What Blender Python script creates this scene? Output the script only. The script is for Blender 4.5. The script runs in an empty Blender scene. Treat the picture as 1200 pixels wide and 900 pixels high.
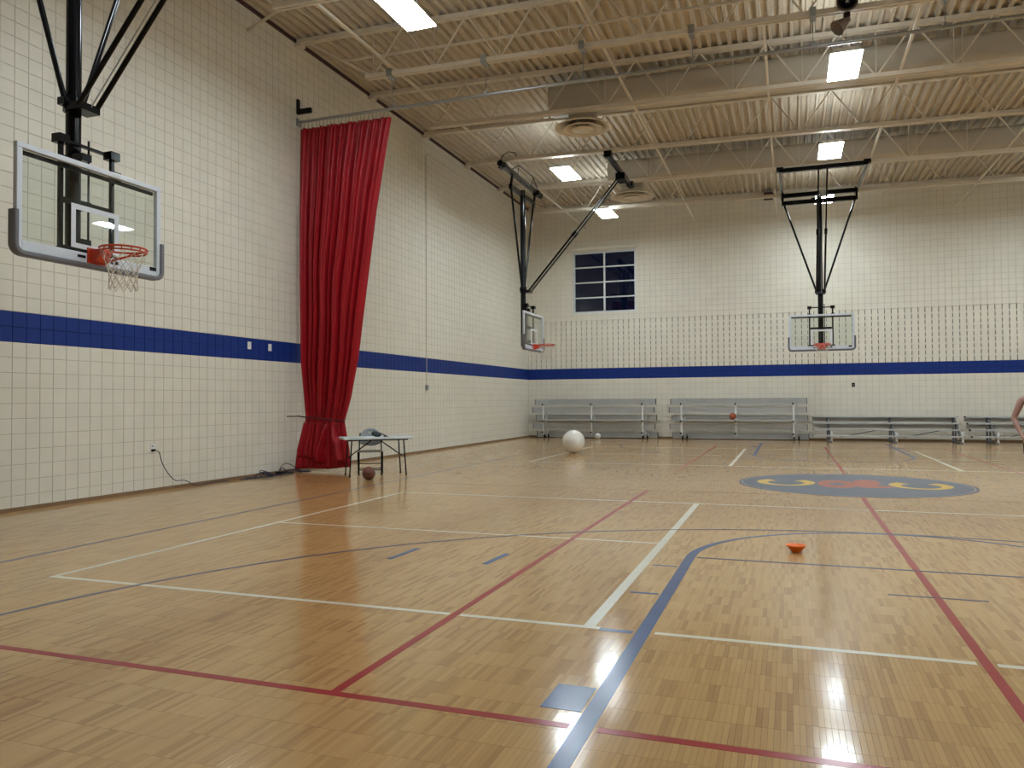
import bpy, bmesh, math, random
from mathutils import Vector, Matrix
random.seed(7)
PI = math.pi
scene = bpy.context.scene
C = scene.collection

# ------------------------------------------------------------------ camera
F_PX, YAW, PITCH, ROLL, CAM_H = 912.72, 0.341556, 0.021363, -0.0056817, 1.4248
fw = Vector((-math.sin(YAW)*math.cos(PITCH), math.cos(YAW)*math.cos(PITCH), math.sin(PITCH)))
r0 = Vector((math.cos(YAW), math.sin(YAW), 0)); u0 = r0.cross(fw)
rt = r0*math.cos(ROLL)+u0*math.sin(ROLL); up = u0*math.cos(ROLL)-r0*math.sin(ROLL)
cam_data = bpy.data.cameras.new('camera'); cam = bpy.data.objects.new('camera', cam_data); C.objects.link(cam)
cam_data.sensor_fit = 'HORIZONTAL'; cam_data.sensor_width = 36; cam_data.lens = 36*F_PX/1200
cam_data.clip_start = .05; cam_data.clip_end = 200
M = Matrix.Identity(4)
for i in range(3):
    M[i][0] = rt[i]; M[i][1] = up[i]; M[i][2] = -fw[i]
M[2][3] = CAM_H
cam.matrix_world = M
scene.camera = cam
def project(P):
    d = Vector(P)-Vector((0, 0, CAM_H)); z = d.dot(fw)
    if z < .1: return None
    return 600+F_PX*d.dot(rt)/z, 450-F_PX*d.dot(up)/z, z

# ------------------------------------------------------------------ world, exposure
w = bpy.data.worlds.new('night'); scene.world = w; w.use_nodes = True
w.node_tree.nodes['Background'].inputs[0].default_value = (.0028, .0048, .015, 1)
w.node_tree.nodes['Background'].inputs[1].default_value = 1.0
scene.view_settings.view_transform = 'Standard'
scene.view_settings.look = 'None'
scene.view_settings.exposure = 0.0
scene.view_settings.gamma = 1.0
scene.view_settings.use_curve_mapping = False
LAMP = 68.0            # radiance of the high-bay lenses
LAMP_UP = 46.0          # radiance of their uplight slots

# ------------------------------------------------------------------ room dimensions (metres)
U = .2032                       # masonry module
WX, FY, RX, BY = -9.6417, 29.0487, 11.6, -4.2
ZC = 9.0; SLOPE = .02
def ZD(x): return ZC-SLOPE*(x-WX)

# ------------------------------------------------------------------ materials
def nodes_of(name):
    m = bpy.data.materials.new(name); m.use_nodes = True
    nt = m.node_tree; b = nt.nodes['Principled BSDF']
    return m, nt, b
def mat(name, col, rough=.5, metal=0, var=.08, scale=6, bump=0, coat=0, spec=.5, emit=None, emit_s=0, trans=0):
    m, nt, b = nodes_of(name)
    b.inputs['Roughness'].default_value = rough; b.inputs['Metallic'].default_value = metal
    b.inputs['Specular IOR Level'].default_value = spec
    b.inputs['Coat Weight'].default_value = coat; b.inputs['Coat Roughness'].default_value = .2
    g = nt.nodes.new('ShaderNodeNewGeometry')
    n = nt.nodes.new('ShaderNodeTexNoise'); n.inputs['Scale'].default_value = scale; n.inputs['Detail'].default_value = 3
    nt.links.new(g.outputs['Position'], n.inputs['Vector'])
    r = nt.nodes.new('ShaderNodeValToRGB')
    r.color_ramp.elements[0].position = .3; r.color_ramp.elements[1].position = .7
    r.color_ramp.elements[0].color = (*[c*(1-var) for c in col], 1)
    r.color_ramp.elements[1].color = (*[min(1, c*(1+var)) for c in col], 1)
    nt.links.new(n.outputs['Fac'], r.inputs['Fac']); nt.links.new(r.outputs['Color'], b.inputs['Base Color'])
    if bump:
        bp = nt.nodes.new('ShaderNodeBump'); bp.inputs['Strength'].default_value = bump; bp.inputs['Distance'].default_value = .005
        n2 = nt.nodes.new('ShaderNodeTexNoise'); n2.inputs['Scale'].default_value = 90; n2.inputs['Detail'].default_value = 2
        nt.links.new(g.outputs['Position'], n2.inputs['Vector'])
        nt.links.new(n2.outputs['Fac'], bp.inputs['Height']); nt.links.new(bp.outputs['Normal'], b.inputs['Normal'])
    if emit:
        b.inputs['Emission Color'].default_value = (*emit, 1); b.inputs['Emission Strength'].default_value = emit_s
    return m
def glass_mat(name, tint, refl_rough=.02, ior=1.5, boost=1.0):
    m = bpy.data.materials.new(name); m.use_nodes = True
    nt = m.node_tree; nt.nodes.clear()
    o = nt.nodes.new('ShaderNodeOutputMaterial'); mx = nt.nodes.new('ShaderNodeMixShader')
    t = nt.nodes.new('ShaderNodeBsdfTransparent'); t.inputs[0].default_value = (*tint, 1)
    g = nt.nodes.new('ShaderNodeBsdfGlossy'); g.inputs['Roughness'].default_value = refl_rough
    f = nt.nodes.new('ShaderNodeLayerWeight'); f.inputs['Blend'].default_value = .5
    pw = nt.nodes.new('ShaderNodeMath'); pw.operation = 'POWER'; pw.inputs[1].default_value = 5
    mu = nt.nodes.new('ShaderNodeMath'); mu.operation = 'MULTIPLY_ADD'; mu.inputs[1].default_value = .95*boost; mu.inputs[2].default_value = .042*boost; mu.use_clamp = True
    nt.links.new(f.outputs['Facing'], pw.inputs[0]); nt.links.new(pw.outputs[0], mu.inputs[0]); nt.links.new(mu.outputs[0], mx.inputs[0])
    nt.links.new(t.outputs[0], mx.inputs[1]); nt.links.new(g.outputs[0], mx.inputs[2]); nt.links.new(mx.outputs[0], o.inputs[0])
    return m

STRIP_W, STRIP_L, BLOCK_W = .026, .225, .832
def wood_material():
    """maple finger-strip floor; the same cells as the strip geometry near the camera"""
    m, nt, b = nodes_of('maple_floor')
    N = nt.nodes.new; L = nt.links.new
    def math_(op, a, bb=None, c=None):
        n = N('ShaderNodeMath'); n.operation = op
        for i, v in enumerate((a, bb, c)):
            if v is None: continue
            if isinstance(v, (int, float)): n.inputs[i].default_value = v
            else: L(v, n.inputs[i])
        return n.outputs[0]
    g = N('ShaderNodeNewGeometry'); s = N('ShaderNodeSeparateXYZ'); L(g.outputs['Position'], s.inputs[0])
    x, y = s.outputs[0], s.outputs[1]
    bx = math_('FLOOR', math_('DIVIDE', x, BLOCK_W))
    off = math_('MULTIPLY', math_('FRACT', math_('MULTIPLY', math_('ADD', bx, 40.0), .618)), STRIP_L)
    yy = math_('DIVIDE', math_('ADD', y, off), STRIP_L); xx = math_('DIVIDE', x, STRIP_W)
    cy, cx = math_('FLOOR', yy), math_('FLOOR', xx)
    cv = N('ShaderNodeCombineXYZ'); L(cx, cv.inputs[0]); L(cy, cv.inputs[1])
    wn = N('ShaderNodeTexWhiteNoise'); wn.noise_dimensions = '2D'; L(cv.outputs[0], wn.inputs['Vector'])
    bcx = math_('FLOOR', math_('DIVIDE', cx, 7.0))
    cb = N('ShaderNodeCombineXYZ'); L(bcx, cb.inputs[0]); L(cy, cb.inputs[1])
    wb = N('ShaderNodeTexWhiteNoise'); wb.noise_dimensions = '2D'; L(cb.outputs[0], wb.inputs['Vector'])
    # grain: noise stretched along the strip
    gv = N('ShaderNodeCombineXYZ'); L(math_('MULTIPLY', x, 120.0), gv.inputs[0]); L(math_('MULTIPLY', y, 9.0), gv.inputs[1]); L(math_('MULTIPLY', wn.outputs['Value'], 37.0), gv.inputs[2])
    gn = N('ShaderNodeTexNoise'); gn.inputs['Scale'].default_value = 1; gn.inputs['Detail'].default_value = 3; L(gv.outputs[0], gn.inputs['Vector'])
    # large soft variation across the hall, and streaks along the strips
    ln = N('ShaderNodeTexNoise'); ln.inputs['Scale'].default_value = .55; ln.inputs['Detail'].default_value = 4; L(g.outputs['Position'], ln.inputs['Vector'])
    t1 = math_('MULTIPLY', math_('POWER', wn.outputs['Value'], 1.8), .36)
    t2 = math_('MULTIPLY', wb.outputs['Value'], .09)
    t3 = math_('MULTIPLY', gn.outputs['Fac'], .22)
    t4 = math_('MULTIPLY', ln.outputs['Fac'], .20)
    t = math_('SUBTRACT', math_('ADD', math_('ADD', t1, t2), math_('ADD', t3, t4)), -.04)
    r = N('ShaderNodeValToRGB'); e = r.color_ramp.elements
    e[0].position = .08; e[0].color = (.575, .365, .145, 1); e[1].position = .95; e[1].color = (.25, .108, .028, 1)
    a = e.new(.5); a.color = (.45, .258, .090, 1)
    L(t, r.inputs['Fac'])
    # fine joints between the strips
    fx = math_('ABSOLUTE', math_('SUBTRACT', math_('FRACT', xx), .5)); fy = math_('ABSOLUTE', math_('SUBTRACT', math_('FRACT', yy), .5))
    j = math_('MAXIMUM', math_('GREATER_THAN', fx, .485), math_('GREATER_THAN', fy, .4965))
    mx = N('ShaderNodeMixRGB'); L(math_('MULTIPLY', j, .55), mx.inputs[0]); L(r.outputs[0], mx.inputs[1]); mx.inputs[2].default_value = (.10, .05, .02, 1)
    L(mx.outputs[0], b.inputs['Base Color'])
    b.inputs['Roughness'].default_value = .42
    b.inputs['Specular IOR Level'].default_value = .1
    b.inputs['Coat Weight'].default_value = .9; b.inputs['Coat IOR'].default_value = 1.5
    rn = N('ShaderNodeTexNoise'); rn.inputs['Scale'].default_value = 3.0; rn.inputs['Detail'].default_value = 5; L(g.outputs['Position'], rn.inputs['Vector'])
    L(math_('ADD', math_('MULTIPLY', rn.outputs['Fac'], .09), .075), b.inputs['Coat Roughness'])
    # every strip leans by a hair, so the varnish ripples
    hv = N('ShaderNodeCombineXYZ')
    hh = math_('ADD', math_('MULTIPLY', math_('FRACT', xx), math_('SUBTRACT', wn.outputs['Value'], .5)), math_('MULTIPLY', math_('FRACT', yy), math_('SUBTRACT', wb.outputs['Value'], .5)))
    wv = N('ShaderNodeTexNoise'); wv.inputs['Scale'].default_value = 9; wv.inputs['Detail'].default_value = 2; L(g.outputs['Position'], wv.inputs['Vector'])
    bp = N('ShaderNodeBump'); bp.inputs['Strength'].default_value = .32; bp.inputs['Distance'].default_value = .0011
    L(math_('ADD', math_('MULTIPLY', hh, .35), math_('MULTIPLY', wv.outputs['Fac'], 1.6)), bp.inputs['Height'])
    L(bp.outputs[0], b.inputs['Coat Normal'])
    return m

MT = {}
MT['wood'] = wood_material()
MT['wall'] = mat('cream_block_paint', (.70, .665, .57), .55, var=.035, scale=2.5, bump=.12)
MT['mortar'] = mat('cream_mortar', (.50, .46, .385), .7, var=.05)
MT['blue'] = mat('blue_stripe_paint', (.005, .027, .185), .5, var=.06, bump=.1, spec=.25)
MT['slot'] = mat('shaded_slot_filler', (.16, .14, .10), .9)  # filler tone darkened to stand for shade inside the open slots
MT['deck'] = mat('deck_paint', (.53, .465, .365), .6, var=.05)
MT['steel'] = mat('cream_steel_paint', (.64, .58, .48), .5, var=.05)
MT['duct'] = mat('duct_paint', (.50, .45, .37), .5, var=.05, scale=1)
MT['base'] = mat('brown_baseboard', (.22, .13, .065), .5)
MT['black'] = mat('black_gloss_steel', (.003, .003, .004), .16, spec=.22)
MT['blackm'] = mat('black_matt', (.006, .006, .007), .5, spec=.15)
MT['alu'] = mat('brushed_aluminium', (.50, .51, .505), .42, metal=.35, var=.05, scale=3)
MT['galv'] = mat('galvanised_steel', (.36, .38, .39), .3, metal=.85, var=.08)
MT['frame'] = mat('backboard_frame_grey', (.60, .64, .70), .35, var=.03)
MT['whiteline'] = mat('backboard_white_line', (.62, .65, .70), .3, var=.02)
MT['pad'] = mat('grey_vinyl_pad', (.135, .135, .155), .45, var=.05)
MT['rim'] = mat('orange_red_rim', (.55, .045, .012), .35, var=.05)
MT['net'] = mat('off_white_net', (.62, .56, .46), .8)
MT['red'] = mat('red_floor_paint', (.31, .016, .018), .35, coat=.6, var=.1, scale=4, spec=.1)
MT['white'] = mat('white_floor_paint', (.63, .61, .50), .35, coat=.6, var=.05, spec=.1)
MT['navy'] = mat('navy_floor_paint', (.030, .075, .20), .35, coat=.6, var=.12, scale=4, spec=.1)
MT['purple'] = mat('thin_navy_paint', (.05, .045, .10), .35, coat=.6, var=.1, spec=.1)
MT['faint'] = mat('worn_brown_paint', (.30, .14, .07), .4, coat=.6, var=.1, spec=.1)
MT['logo_blue'] = mat('logo_slate_blue', (.075, .105, .165), .35, coat=.6, var=.1, scale=2, spec=.1)
MT['logo_yellow'] = mat('logo_yellow', (.72, .45, .06), .35, coat=.6, var=.06, spec=.1)
MT['logo_red'] = mat('logo_red', (.42, .085, .055), .35, coat=.6, var=.08, spec=.1)
MT['logo_pale'] = mat('logo_pale_ring', (.34, .34, .32), .35, coat=.6, spec=.1)
MT['winframe'] = mat('white_window_frame', (.62, .66, .68), .4)
MT['glass'] = glass_mat('clear_glass', (.93, .96, .95))
MT['night'] = glass_mat('window_glass', (.80, .86, .92))
MT['plate'] = mat('white_plastic', (.75, .76, .75), .4)
MT['ivory'] = mat('table_plastic', (.60, .66, .68), .4)
MT['chairgrey'] = mat('grey_chair_plastic', (.27, .30, .31), .45)
MT['seat'] = mat('seat_grey', (.33, .35, .33), .5)
MT['ball'] = mat('basketball_rubber', (.15, .042, .026), .6, bump=.6)
MT['ball2'] = mat('orange_basketball', (.34, .075, .03), .6, bump=.6)
MT['seam'] = mat('ball_seam_black', (.01, .008, .008), .6)
MT['pearl'] = mat('pearl_vinyl', (.74, .72, .66), .22, coat=.5, var=.03)
MT['orange'] = mat('orange_plastic', (.85, .17, .005), .45, var=.04)
MT['cord'] = mat('dark_blue_cord', (.02, .025, .06), .5)
MT['dark'] = mat('dark_teal_bag', (.02, .035, .045), .6)
MT['rust'] = mat('dark_red_box', (.045, .012, .012), .6)
MT['bronze'] = mat('bronze_speaker', (.09, .055, .035), .4, metal=.4)
MT['greyhorn'] = mat('grey_horn', (.22, .17, .14), .45)
MT['skin'] = mat('skin', (.42, .25, .21), .5, var=.05)
MT['shirt'] = mat('maroon_cloth', (.10, .02, .018), .8)
MT['shorts'] = mat('dark_shorts', (.03, .012, .016), .8)
MT['shoe'] = mat('white_shoe', (.55, .55, .53), .6)
MT['hair'] = mat('brown_hair', (.05, .028, .015), .7)
MT['lens'] = mat('lit_lens', (.9, .9, .9), .5, emit=(.87, .98, 1.04), emit_s=LAMP)
MT['slotlight'] = mat('lit_top_slot', (.9, .9, .9), .5, emit=(.87, .98, 1.04), emit_s=LAMP_UP)
MT['fixture'] = mat('white_fixture', (.75, .75, .72), .4)
MT['outside'] = mat('night_ground', (.01, .012, .02), .9)
def vinyl():
    m, nt, b = nodes_of('red_vinyl'); N = nt.nodes.new; L = nt.links.new
    b.inputs['Roughness'].default_value = .38; b.inputs['Specular IOR Level'].default_value = .22
    g = N('ShaderNodeNewGeometry'); mp = N('ShaderNodeMapping'); mp.inputs['Scale'].default_value = (2, 2, .35); L(g.outputs['Position'], mp.inputs[0])
    n = N('ShaderNodeTexNoise'); n.inputs['Scale'].default_value = 2; n.inputs['Detail'].default_value = 5; L(mp.outputs[0], n.inputs['Vector'])
    r = N('ShaderNodeValToRGB'); r.color_ramp.elements[0].color = (.285, .006, .012, 1); r.color_ramp.elements[1].color = (.335, .008, .014, 1)
    r.color_ramp.elements[0].position = .35; r.color_ramp.elements[1].position = .65
    L(n.outputs[0], r.inputs[0]); L(r.outputs[0], b.inputs['Base Color'])
    return m
MT['vinyl'] = vinyl()

# ------------------------------------------------------------------ mesh helpers
class MB:
    def __init__(self): self.v = []; self.f = []; self.mi = []
    def add(self, vs, fs, mi=0):
        o = len(self.v); self.v += [tuple(p) for p in vs]; self.f += [tuple(i+o for i in q) for q in fs]; self.mi += [mi]*len(fs); return self
    def box(self, x0, x1, y0, y1, z0, z1, mi=0):
        return self.add([(x0,y0,z0),(x1,y0,z0),(x1,y1,z0),(x0,y1,z0),(x0,y0,z1),(x1,y0,z1),(x1,y1,z1),(x0,y1,z1)],
                        [(0,3,2,1),(4,5,6,7),(0,1,5,4),(1,2,6,5),(2,3,7,6),(3,0,4,7)], mi)
    def beam(self, a, b, wd, ht, upv=(0,0,1), mi=0):
        a, b = Vector(a), Vector(b); d = (b-a).normalized(); u = Vector(upv)
        if abs(d.dot(u)) > .98: u = Vector((1,0,0))
        s = d.cross(u).normalized(); u = s.cross(d).normalized()
        q = [(-1,-1),(1,-1),(1,1),(-1,1)]
        vs = [p+s*i*wd/2+u*j*ht/2 for p in (a,b) for i,j in q]
        return self.add(vs, [(3,2,1,0),(4,5,6,7),(0,1,5,4),(1,2,6,5),(2,3,7,6),(3,0,4,7)], mi)
    def tube(self, pts, r, n=8, closed=False, caps=True, mi=0):
        pts = [Vector(p) for p in pts]; k = len(pts); rings = []
        rr = r if isinstance(r, (list, tuple)) else [r]*k
        prev = None
        for i, p in enumerate(pts):
            if closed: t = pts[(i+1) % k]-pts[i-1]
            else: t = pts[min(i+1, k-1)]-pts[max(i-1, 0)]
            t.normalize()
            if prev is None:
                ref = Vector((0,0,1)) if abs(t.z) < .9 else Vector((1,0,0)); s = t.cross(ref).normalized()
            else:
                s = prev-t*prev.dot(t)
                s = s.normalized() if s.length > 1e-6 else t.orthogonal().normalized()
            prev = s; u = t.cross(s)
            rings.append([p+(s*math.cos(2*PI*j/n)+u*math.sin(2*PI*j/n))*rr[i] for j in range(n)])
        vs = [q for ring in rings for q in ring]; fs = []
        for i in range(k if closed else k-1):
            a, b = i*n, ((i+1) % k)*n
            for j in range(n): fs.append((a+j, a+(j+1) % n, b+(j+1) % n, b+j))
        if caps and not closed:
            fs.append(tuple(range(n-1, -1, -1))); fs.append(tuple((k-1)*n+j for j in range(n)))
        return self.add(vs, fs, mi)
    def ring(self, c, R, r, ax='z', n=40, m=8, a0=0, a1=2*PI, mi=0):
        c = Vector(c); full = abs(a1-a0-2*PI) < 1e-6
        k = n if full else n+1; pts = []
        for i in range(k):
            a = a0+(a1-a0)*i/n; q = {'z': (math.cos(a), math.sin(a), 0), 'x': (0, math.cos(a), math.sin(a)), 'y': (math.cos(a), 0, math.sin(a))}[ax]
            pts.append(c+Vector(q)*R)
        return self.tube(pts, r, m, closed=full, mi=mi)
    def lathe(self, c, prof, n=32, ax='z', mi=0, cap0=False, cap1=False):
        c = Vector(c); vs = []; fs = []
        for r, h in prof:
            for j in range(n):
                a = 2*PI*j/n; p = {'z': (r*math.cos(a), r*math.sin(a), h), 'x': (h, r*math.cos(a), r*math.sin(a)), 'y': (r*math.sin(a), h, r*math.cos(a))}[ax]
                vs.append(c+Vector(p))
        for i in range(len(prof)-1):
            for j in range(n): fs.append((i*n+j, i*n+(j+1) % n, (i+1)*n+(j+1) % n, (i+1)*n+j))
        if cap0: fs.append(tuple(range(n-1, -1, -1)))
        if cap1: fs.append(tuple((len(prof)-1)*n+j for j in range(n)))
        return self.add(vs, fs, mi)
    def sphere(self, c, r, nu=24, nv=14, sc=(1,1,1)):
        c = Vector(c); vs = []; fs = []
        for i in range(1, nv):
            t = PI*i/nv
            for j in range(nu):
                a = 2*PI*j/nu; vs.append(c+Vector((r*sc[0]*math.sin(t)*math.cos(a), r*sc[1]*math.sin(t)*math.sin(a), r*sc[2]*math.cos(t))))
        top = len(vs); vs.append(c+Vector((0,0,r*sc[2]))); vs.append(c-Vector((0,0,r*sc[2])))
        for i in range(nv-2):
            for j in range(nu): fs.append((i*nu+j, (i+1)*nu+j, (i+1)*nu+(j+1) % nu, i*nu+(j+1) % nu))
        for j in range(nu):
            fs.append((top, j, (j+1) % nu)); q = (nv-2)*nu; fs.append((top+1, q+(j+1) % nu, q+j))
        return self.add(vs, fs)
    def prism(self, poly, z0, z1, mi=0):
        n = len(poly); vs = [(x,y,z0) for x,y in poly]+[(x,y,z1) for x,y in poly]
        fs = [tuple(range(n-1,-1,-1)), tuple(range(n,2*n))]+[(i,(i+1)%n,n+(i+1)%n,n+i) for i in range(n)]
        return self.add(vs, fs, mi)
    def strip(self, inner, outer, z0, z1, closed=False):
        """flat painted band between two 2-D polylines"""
        n = len(inner); vs = []
        for i in range(n): vs += [(*inner[i], z1), (*outer[i], z1), (*inner[i], z0), (*outer[i], z0)]
        fs = []
        for i in range(n if closed else n-1):
            a, b = 4*i, 4*((i+1) % n)
            fs += [(a, a+1, b+1, b), (a+2, a, b, b+2), (a+1, a+3, b+3, b+1)]
        return self.add(vs, fs)

def world_loc(o):
    p = Vector((0,0,0))
    while o is not None: p += o.location; o = o.parent
    return p
def mesh_from(name, mb, off, mats, smooth):
    me = bpy.data.meshes.new(name)
    me.from_pydata([(x-off[0], y-off[1], z-off[2]) for x,y,z in mb.v], [], mb.f)
    for m in mats: me.materials.append(m)
    if len(mats) > 1: me.polygons.foreach_set('material_index', mb.mi)
    bm = bmesh.new(); bm.from_mesh(me); bmesh.ops.recalc_face_normals(bm, faces=bm.faces); bm.to_mesh(me); bm.free()
    if smooth:
        me.polygons.foreach_set('use_smooth', [True]*len(me.polygons))
        me.set_sharp_from_angle(angle=math.radians(smooth if smooth is not True else 40))
    me.update(); return me
def obj(name, mb, mt, parent=None, smooth=False, local=False, loc=None):
    """one mesh object. Coordinates are world ones unless local=True (the parent's frame)"""
    mats = [MT[k] for k in (mt if isinstance(mt, (list, tuple)) else [mt])]
    off = Vector((0,0,0)) if local else (world_loc(parent) if parent else Vector(loc or (0,0,0)))
    me = mesh_from(name, mb, off, mats, smooth)
    o = bpy.data.objects.new(name, me); C.objects.link(o)
    if parent: o.parent = parent
    elif loc: o.location = loc
    return o
def piece(name, me, loc, parent):
    o = bpy.data.objects.new(name, me); C.objects.link(o); o.parent = parent; o.location = Vector(loc)-world_loc(parent); return o
def tag(o, label=None, cat=None, group=None, kind=None):
    for k, v in (('label', label), ('category', cat), ('group', group), ('kind', kind)):
        if v: o[k] = v
    return o
def thing(name, label, cat, loc=(0,0,0), rz=0, group=None):
    o = bpy.data.objects.new(name, None); C.objects.link(o); o.empty_display_size = .2
    o.location = loc; o.rotation_euler = (0,0,rz); return tag(o, label, cat, group)
def bevel(o, wd, seg=2):
    m = o.modifiers.new('bevel', 'BEVEL'); m.width = wd; m.segments = seg; m.limit_method = 'ANGLE'; m.angle_limit = math.radians(40); return o

# ================================================================== FLOOR
R = (-5.46, 1.68, 1.96, 4.80)          # recessed bed of the single strips (x0,x1,y0,y1)
fb = MB()
for x0, x1, y0, y1, z in ((WX, RX, BY, R[2], 0), (WX, RX, R[3], FY, 0), (WX, R[0], R[2], R[3], 0), (R[1], RX, R[2], R[3], 0)):
    fb.box(x0, x1, y0, y1, -.2, z)
fb.box(R[0], R[1], R[2], R[3], -.2, -.010, 1)
floor = tag(obj('floor', fb, ('wood', 'seam')), 'glossy maple strip gymnasium floor painted with court lines', kind='structure')
def strip_cells():
    out = []
    i0, i1 = math.floor(R[0]/STRIP_W), math.ceil(R[1]/STRIP_W)
    for i in range(i0, i1):
        xa, xb = max(R[0], i*STRIP_W), min(R[1], (i+1)*STRIP_W)
        if xb-xa < .004: continue
        off = (((math.floor((xa+xb)/2/BLOCK_W)+40.0)*.618) % 1.0)*STRIP_L
        j = math.floor((R[2]+off)/STRIP_L)
        while j*STRIP_L-off < R[3]:
            ya, yb = max(R[2], j*STRIP_L-off), min(R[3], (j+1)*STRIP_L-off)
            if yb-ya > .01: out.append((xa, xb, ya, yb))
            j += 1
    return out
def in_frame(P):
    q = project(P); return q is not None and -4 < q[0] < 1204 and -4 < q[1] < 904
cells = strip_cells(); ranked = []
for c in cells:
    m = ((c[0]+c[1])/2, (c[2]+c[3])/2, 0)
    full = c[1]-c[0] > STRIP_W-.001 and c[3]-c[2] > STRIP_L-.001
    ranked.append((project(m)[2] if (full and in_frame(m)) else 99, c))
ranked.sort(key=lambda t: t[0])
GAP = .0004
sm = MB(); hx, hy = STRIP_W/2-GAP, STRIP_L/2-GAP
sm.add([(-hx,-hy,-.010),(hx,-hy,-.010),(hx,hy,-.010),(-hx,hy,-.010),(-hx,-hy,-.0004),(hx,-hy,-.0004),(hx,hy,-.0004),(-hx,hy,-.0004),
        (-hx+.0005,-hy+.0005,0),(hx-.0005,-hy+.0005,0),(hx-.0005,hy-.0005,0),(-hx+.0005,hy-.0005,0)],
       [(0,1,5,4),(1,2,6,5),(2,3,7,6),(3,0,4,7),(4,5,9,8),(5,6,10,9),(6,7,11,10),(7,4,8,11),(8,9,10,11)])
strip_mesh = mesh_from('floor_strip', sm, (0,0,0), [MT['wood']], False)
rest = MB()
for n, (d, c) in enumerate(ranked):
    if n < 300 and d < 99: piece('floor_strip', strip_mesh, ((c[0]+c[1])/2, (c[2]+c[3])/2, 0), floor)
    else: rest.box(c[0]+GAP, c[1]-GAP, c[2]+GAP, c[3]-GAP, -.010, 0)
tag(obj('floor_strips', rest, 'wood', floor), 'remaining maple strips of the floor', kind='stuff')

# ---- painted lines (children of the floor); the hall is symmetrical about (CX, CY)
CX, CY = .98, 14.1
ZN = [0]
def line(x0, y0, x1, y1, wd, mt, z):
    ZN[0] += 1; z += ZN[0]*1.5e-6
    d = Vector((x1-x0, y1-y0)); d.normalize(); s = Vector((-d.y, d.x))*wd/2
    mb = MB().prism([(x0-s.x, y0-s.y), (x1-s.x, y1-s.y), (x1+s.x, y1+s.y), (x0+s.x, y0+s.y)], 0, z)
    return obj('court_line', mb, mt, floor)
def arc(cx, cy, Rr, a0, a1, wd, mt, z, n=64):
    t = [a0+(a1-a0)*i/n for i in range(n+1)]
    i_ = [(cx+(Rr-wd/2)*math.cos(a), cy+(Rr-wd/2)*math.sin(a)) for a in t]; o_ = [(cx+(Rr+wd/2)*math.cos(a), cy+(Rr+wd/2)*math.sin(a)) for a in t]
    return obj('court_line', MB().strip(i_, o_, 0, z), mt, floor)
def sym(x0, y0, x1, y1, wd, mt, z, mx=True, my=True):
    line(x0, y0, x1, y1, wd, mt, z)
    if mx: line(2*CX-x0, y0, 2*CX-x1, y1, wd, mt, z)
    if my: line(x0, 2*CY-y0, x1, 2*CY-y1, wd, mt, z)
    if mx and my: line(2*CX-x0, 2*CY-y0, 2*CX-x1, 2*CY-y1, wd, mt, z)
zw, zr, zb = .0007, .0011, .0015
# red
sym(-2.12, 3.32, -2.12, 12.27, .052, 'red', zr)
sym(-6.0, 3.32, -.925, 3.32, .052, 'red', zr)
sym(-.795, 3.32, CX, 3.32, .052, 'red', zr)
sym(CX, 3.346, CX, 12.30, .056, 'red', zr, mx=False)
sym(-5.9, 12.33, CX, 12.33, .022, 'faint', zr)
# white
sym(-5.72, 4.80, -5.72, 10.93, .05, 'white', zw)
sym(-5.745, 4.80, -2.16, 4.80, .05, 'white', zw); sym(-2.08, 4.80, -1.13, 4.80, .05, 'white', zw)
sym(-.79, 4.80, .93, 4.80, .05, 'white', zw)
sym(-1.205, 4.775, -1.205, 10.93, .075, 'white', zw+.0001)
sym(-5.72, 7.80, -1.205, 7.80, .04, 'white', zw)
sym(-5.745, 10.93, CX, 10.93, .045, 'white', zw)
# navy key, free throw circle, three point arc, lane marks
sym(-.86, 1.4, -.86, 7.26, .085, 'navy', zb)
for s in (1, -1):
    yft = CY-s*(CY-7.21); yrim = CY-s*(CY-3.02)
    n = 40
    tt = [PI-.02-(PI-.04)*i/n for i in range(n+1)]
    wds = [.085-.04*min(1, min(i, n-i)/9) for i in range(n+1)]
    ii = [(CX+(1.84-w_/2)*math.cos(a), yft+s*(1.84-w_/2)*math.sin(a)) for a, w_ in zip(tt, wds)]
    oo = [(CX+(1.84+w_/2)*math.cos(a), yft+s*(1.84+w_/2)*math.sin(a)) for a, w_ in zip(tt, wds)]
    obj('court_line', MB().strip(ii, oo, 0, zb), 'navy', floor)
    line(-.80, yft, 2*CX+.80, yft, .04, 'purple', zb-.0002)
    a0, a1 = (0, PI) if s > 0 else (PI, 2*PI)
    arc(CX, yrim, 6.06, a0, a1, .042, 'purple', zb-.0001, 120)
    line(CX-7.66, CY-s*(CY-1.4), CX+7.66, CY-s*(CY-1.4), .05, 'purple', zb)
sym(-3.425, 6.29, -3.405, 6.83, .055, 'navy', zb); sym(-2.52, 6.35, -2.49, 6.85, .055, 'navy', zb)
sym(-1.13, 6.77, -.92, 6.77, .03, 'navy', zb); sym(-1.13, 5.77, -.92, 5.77, .035, 'navy', zb); sym(-1.13, 4.775, -.92, 4.775, .05, 'navy', zb)
sym(-1.11, 3.64, -.915, 3.64, .31, 'navy', zb)
sym(.66, 6.28, 1.30, 6.28, .03, 'purple', zb-.0003, mx=False)
for x in (CX-7.66, CX+7.66): line(x, 1.4, x, 26.8, .045, 'purple', zb-.0002)
line(CX-7.66, CY, CX+7.66, CY, .03, 'faint', .0006)
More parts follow.
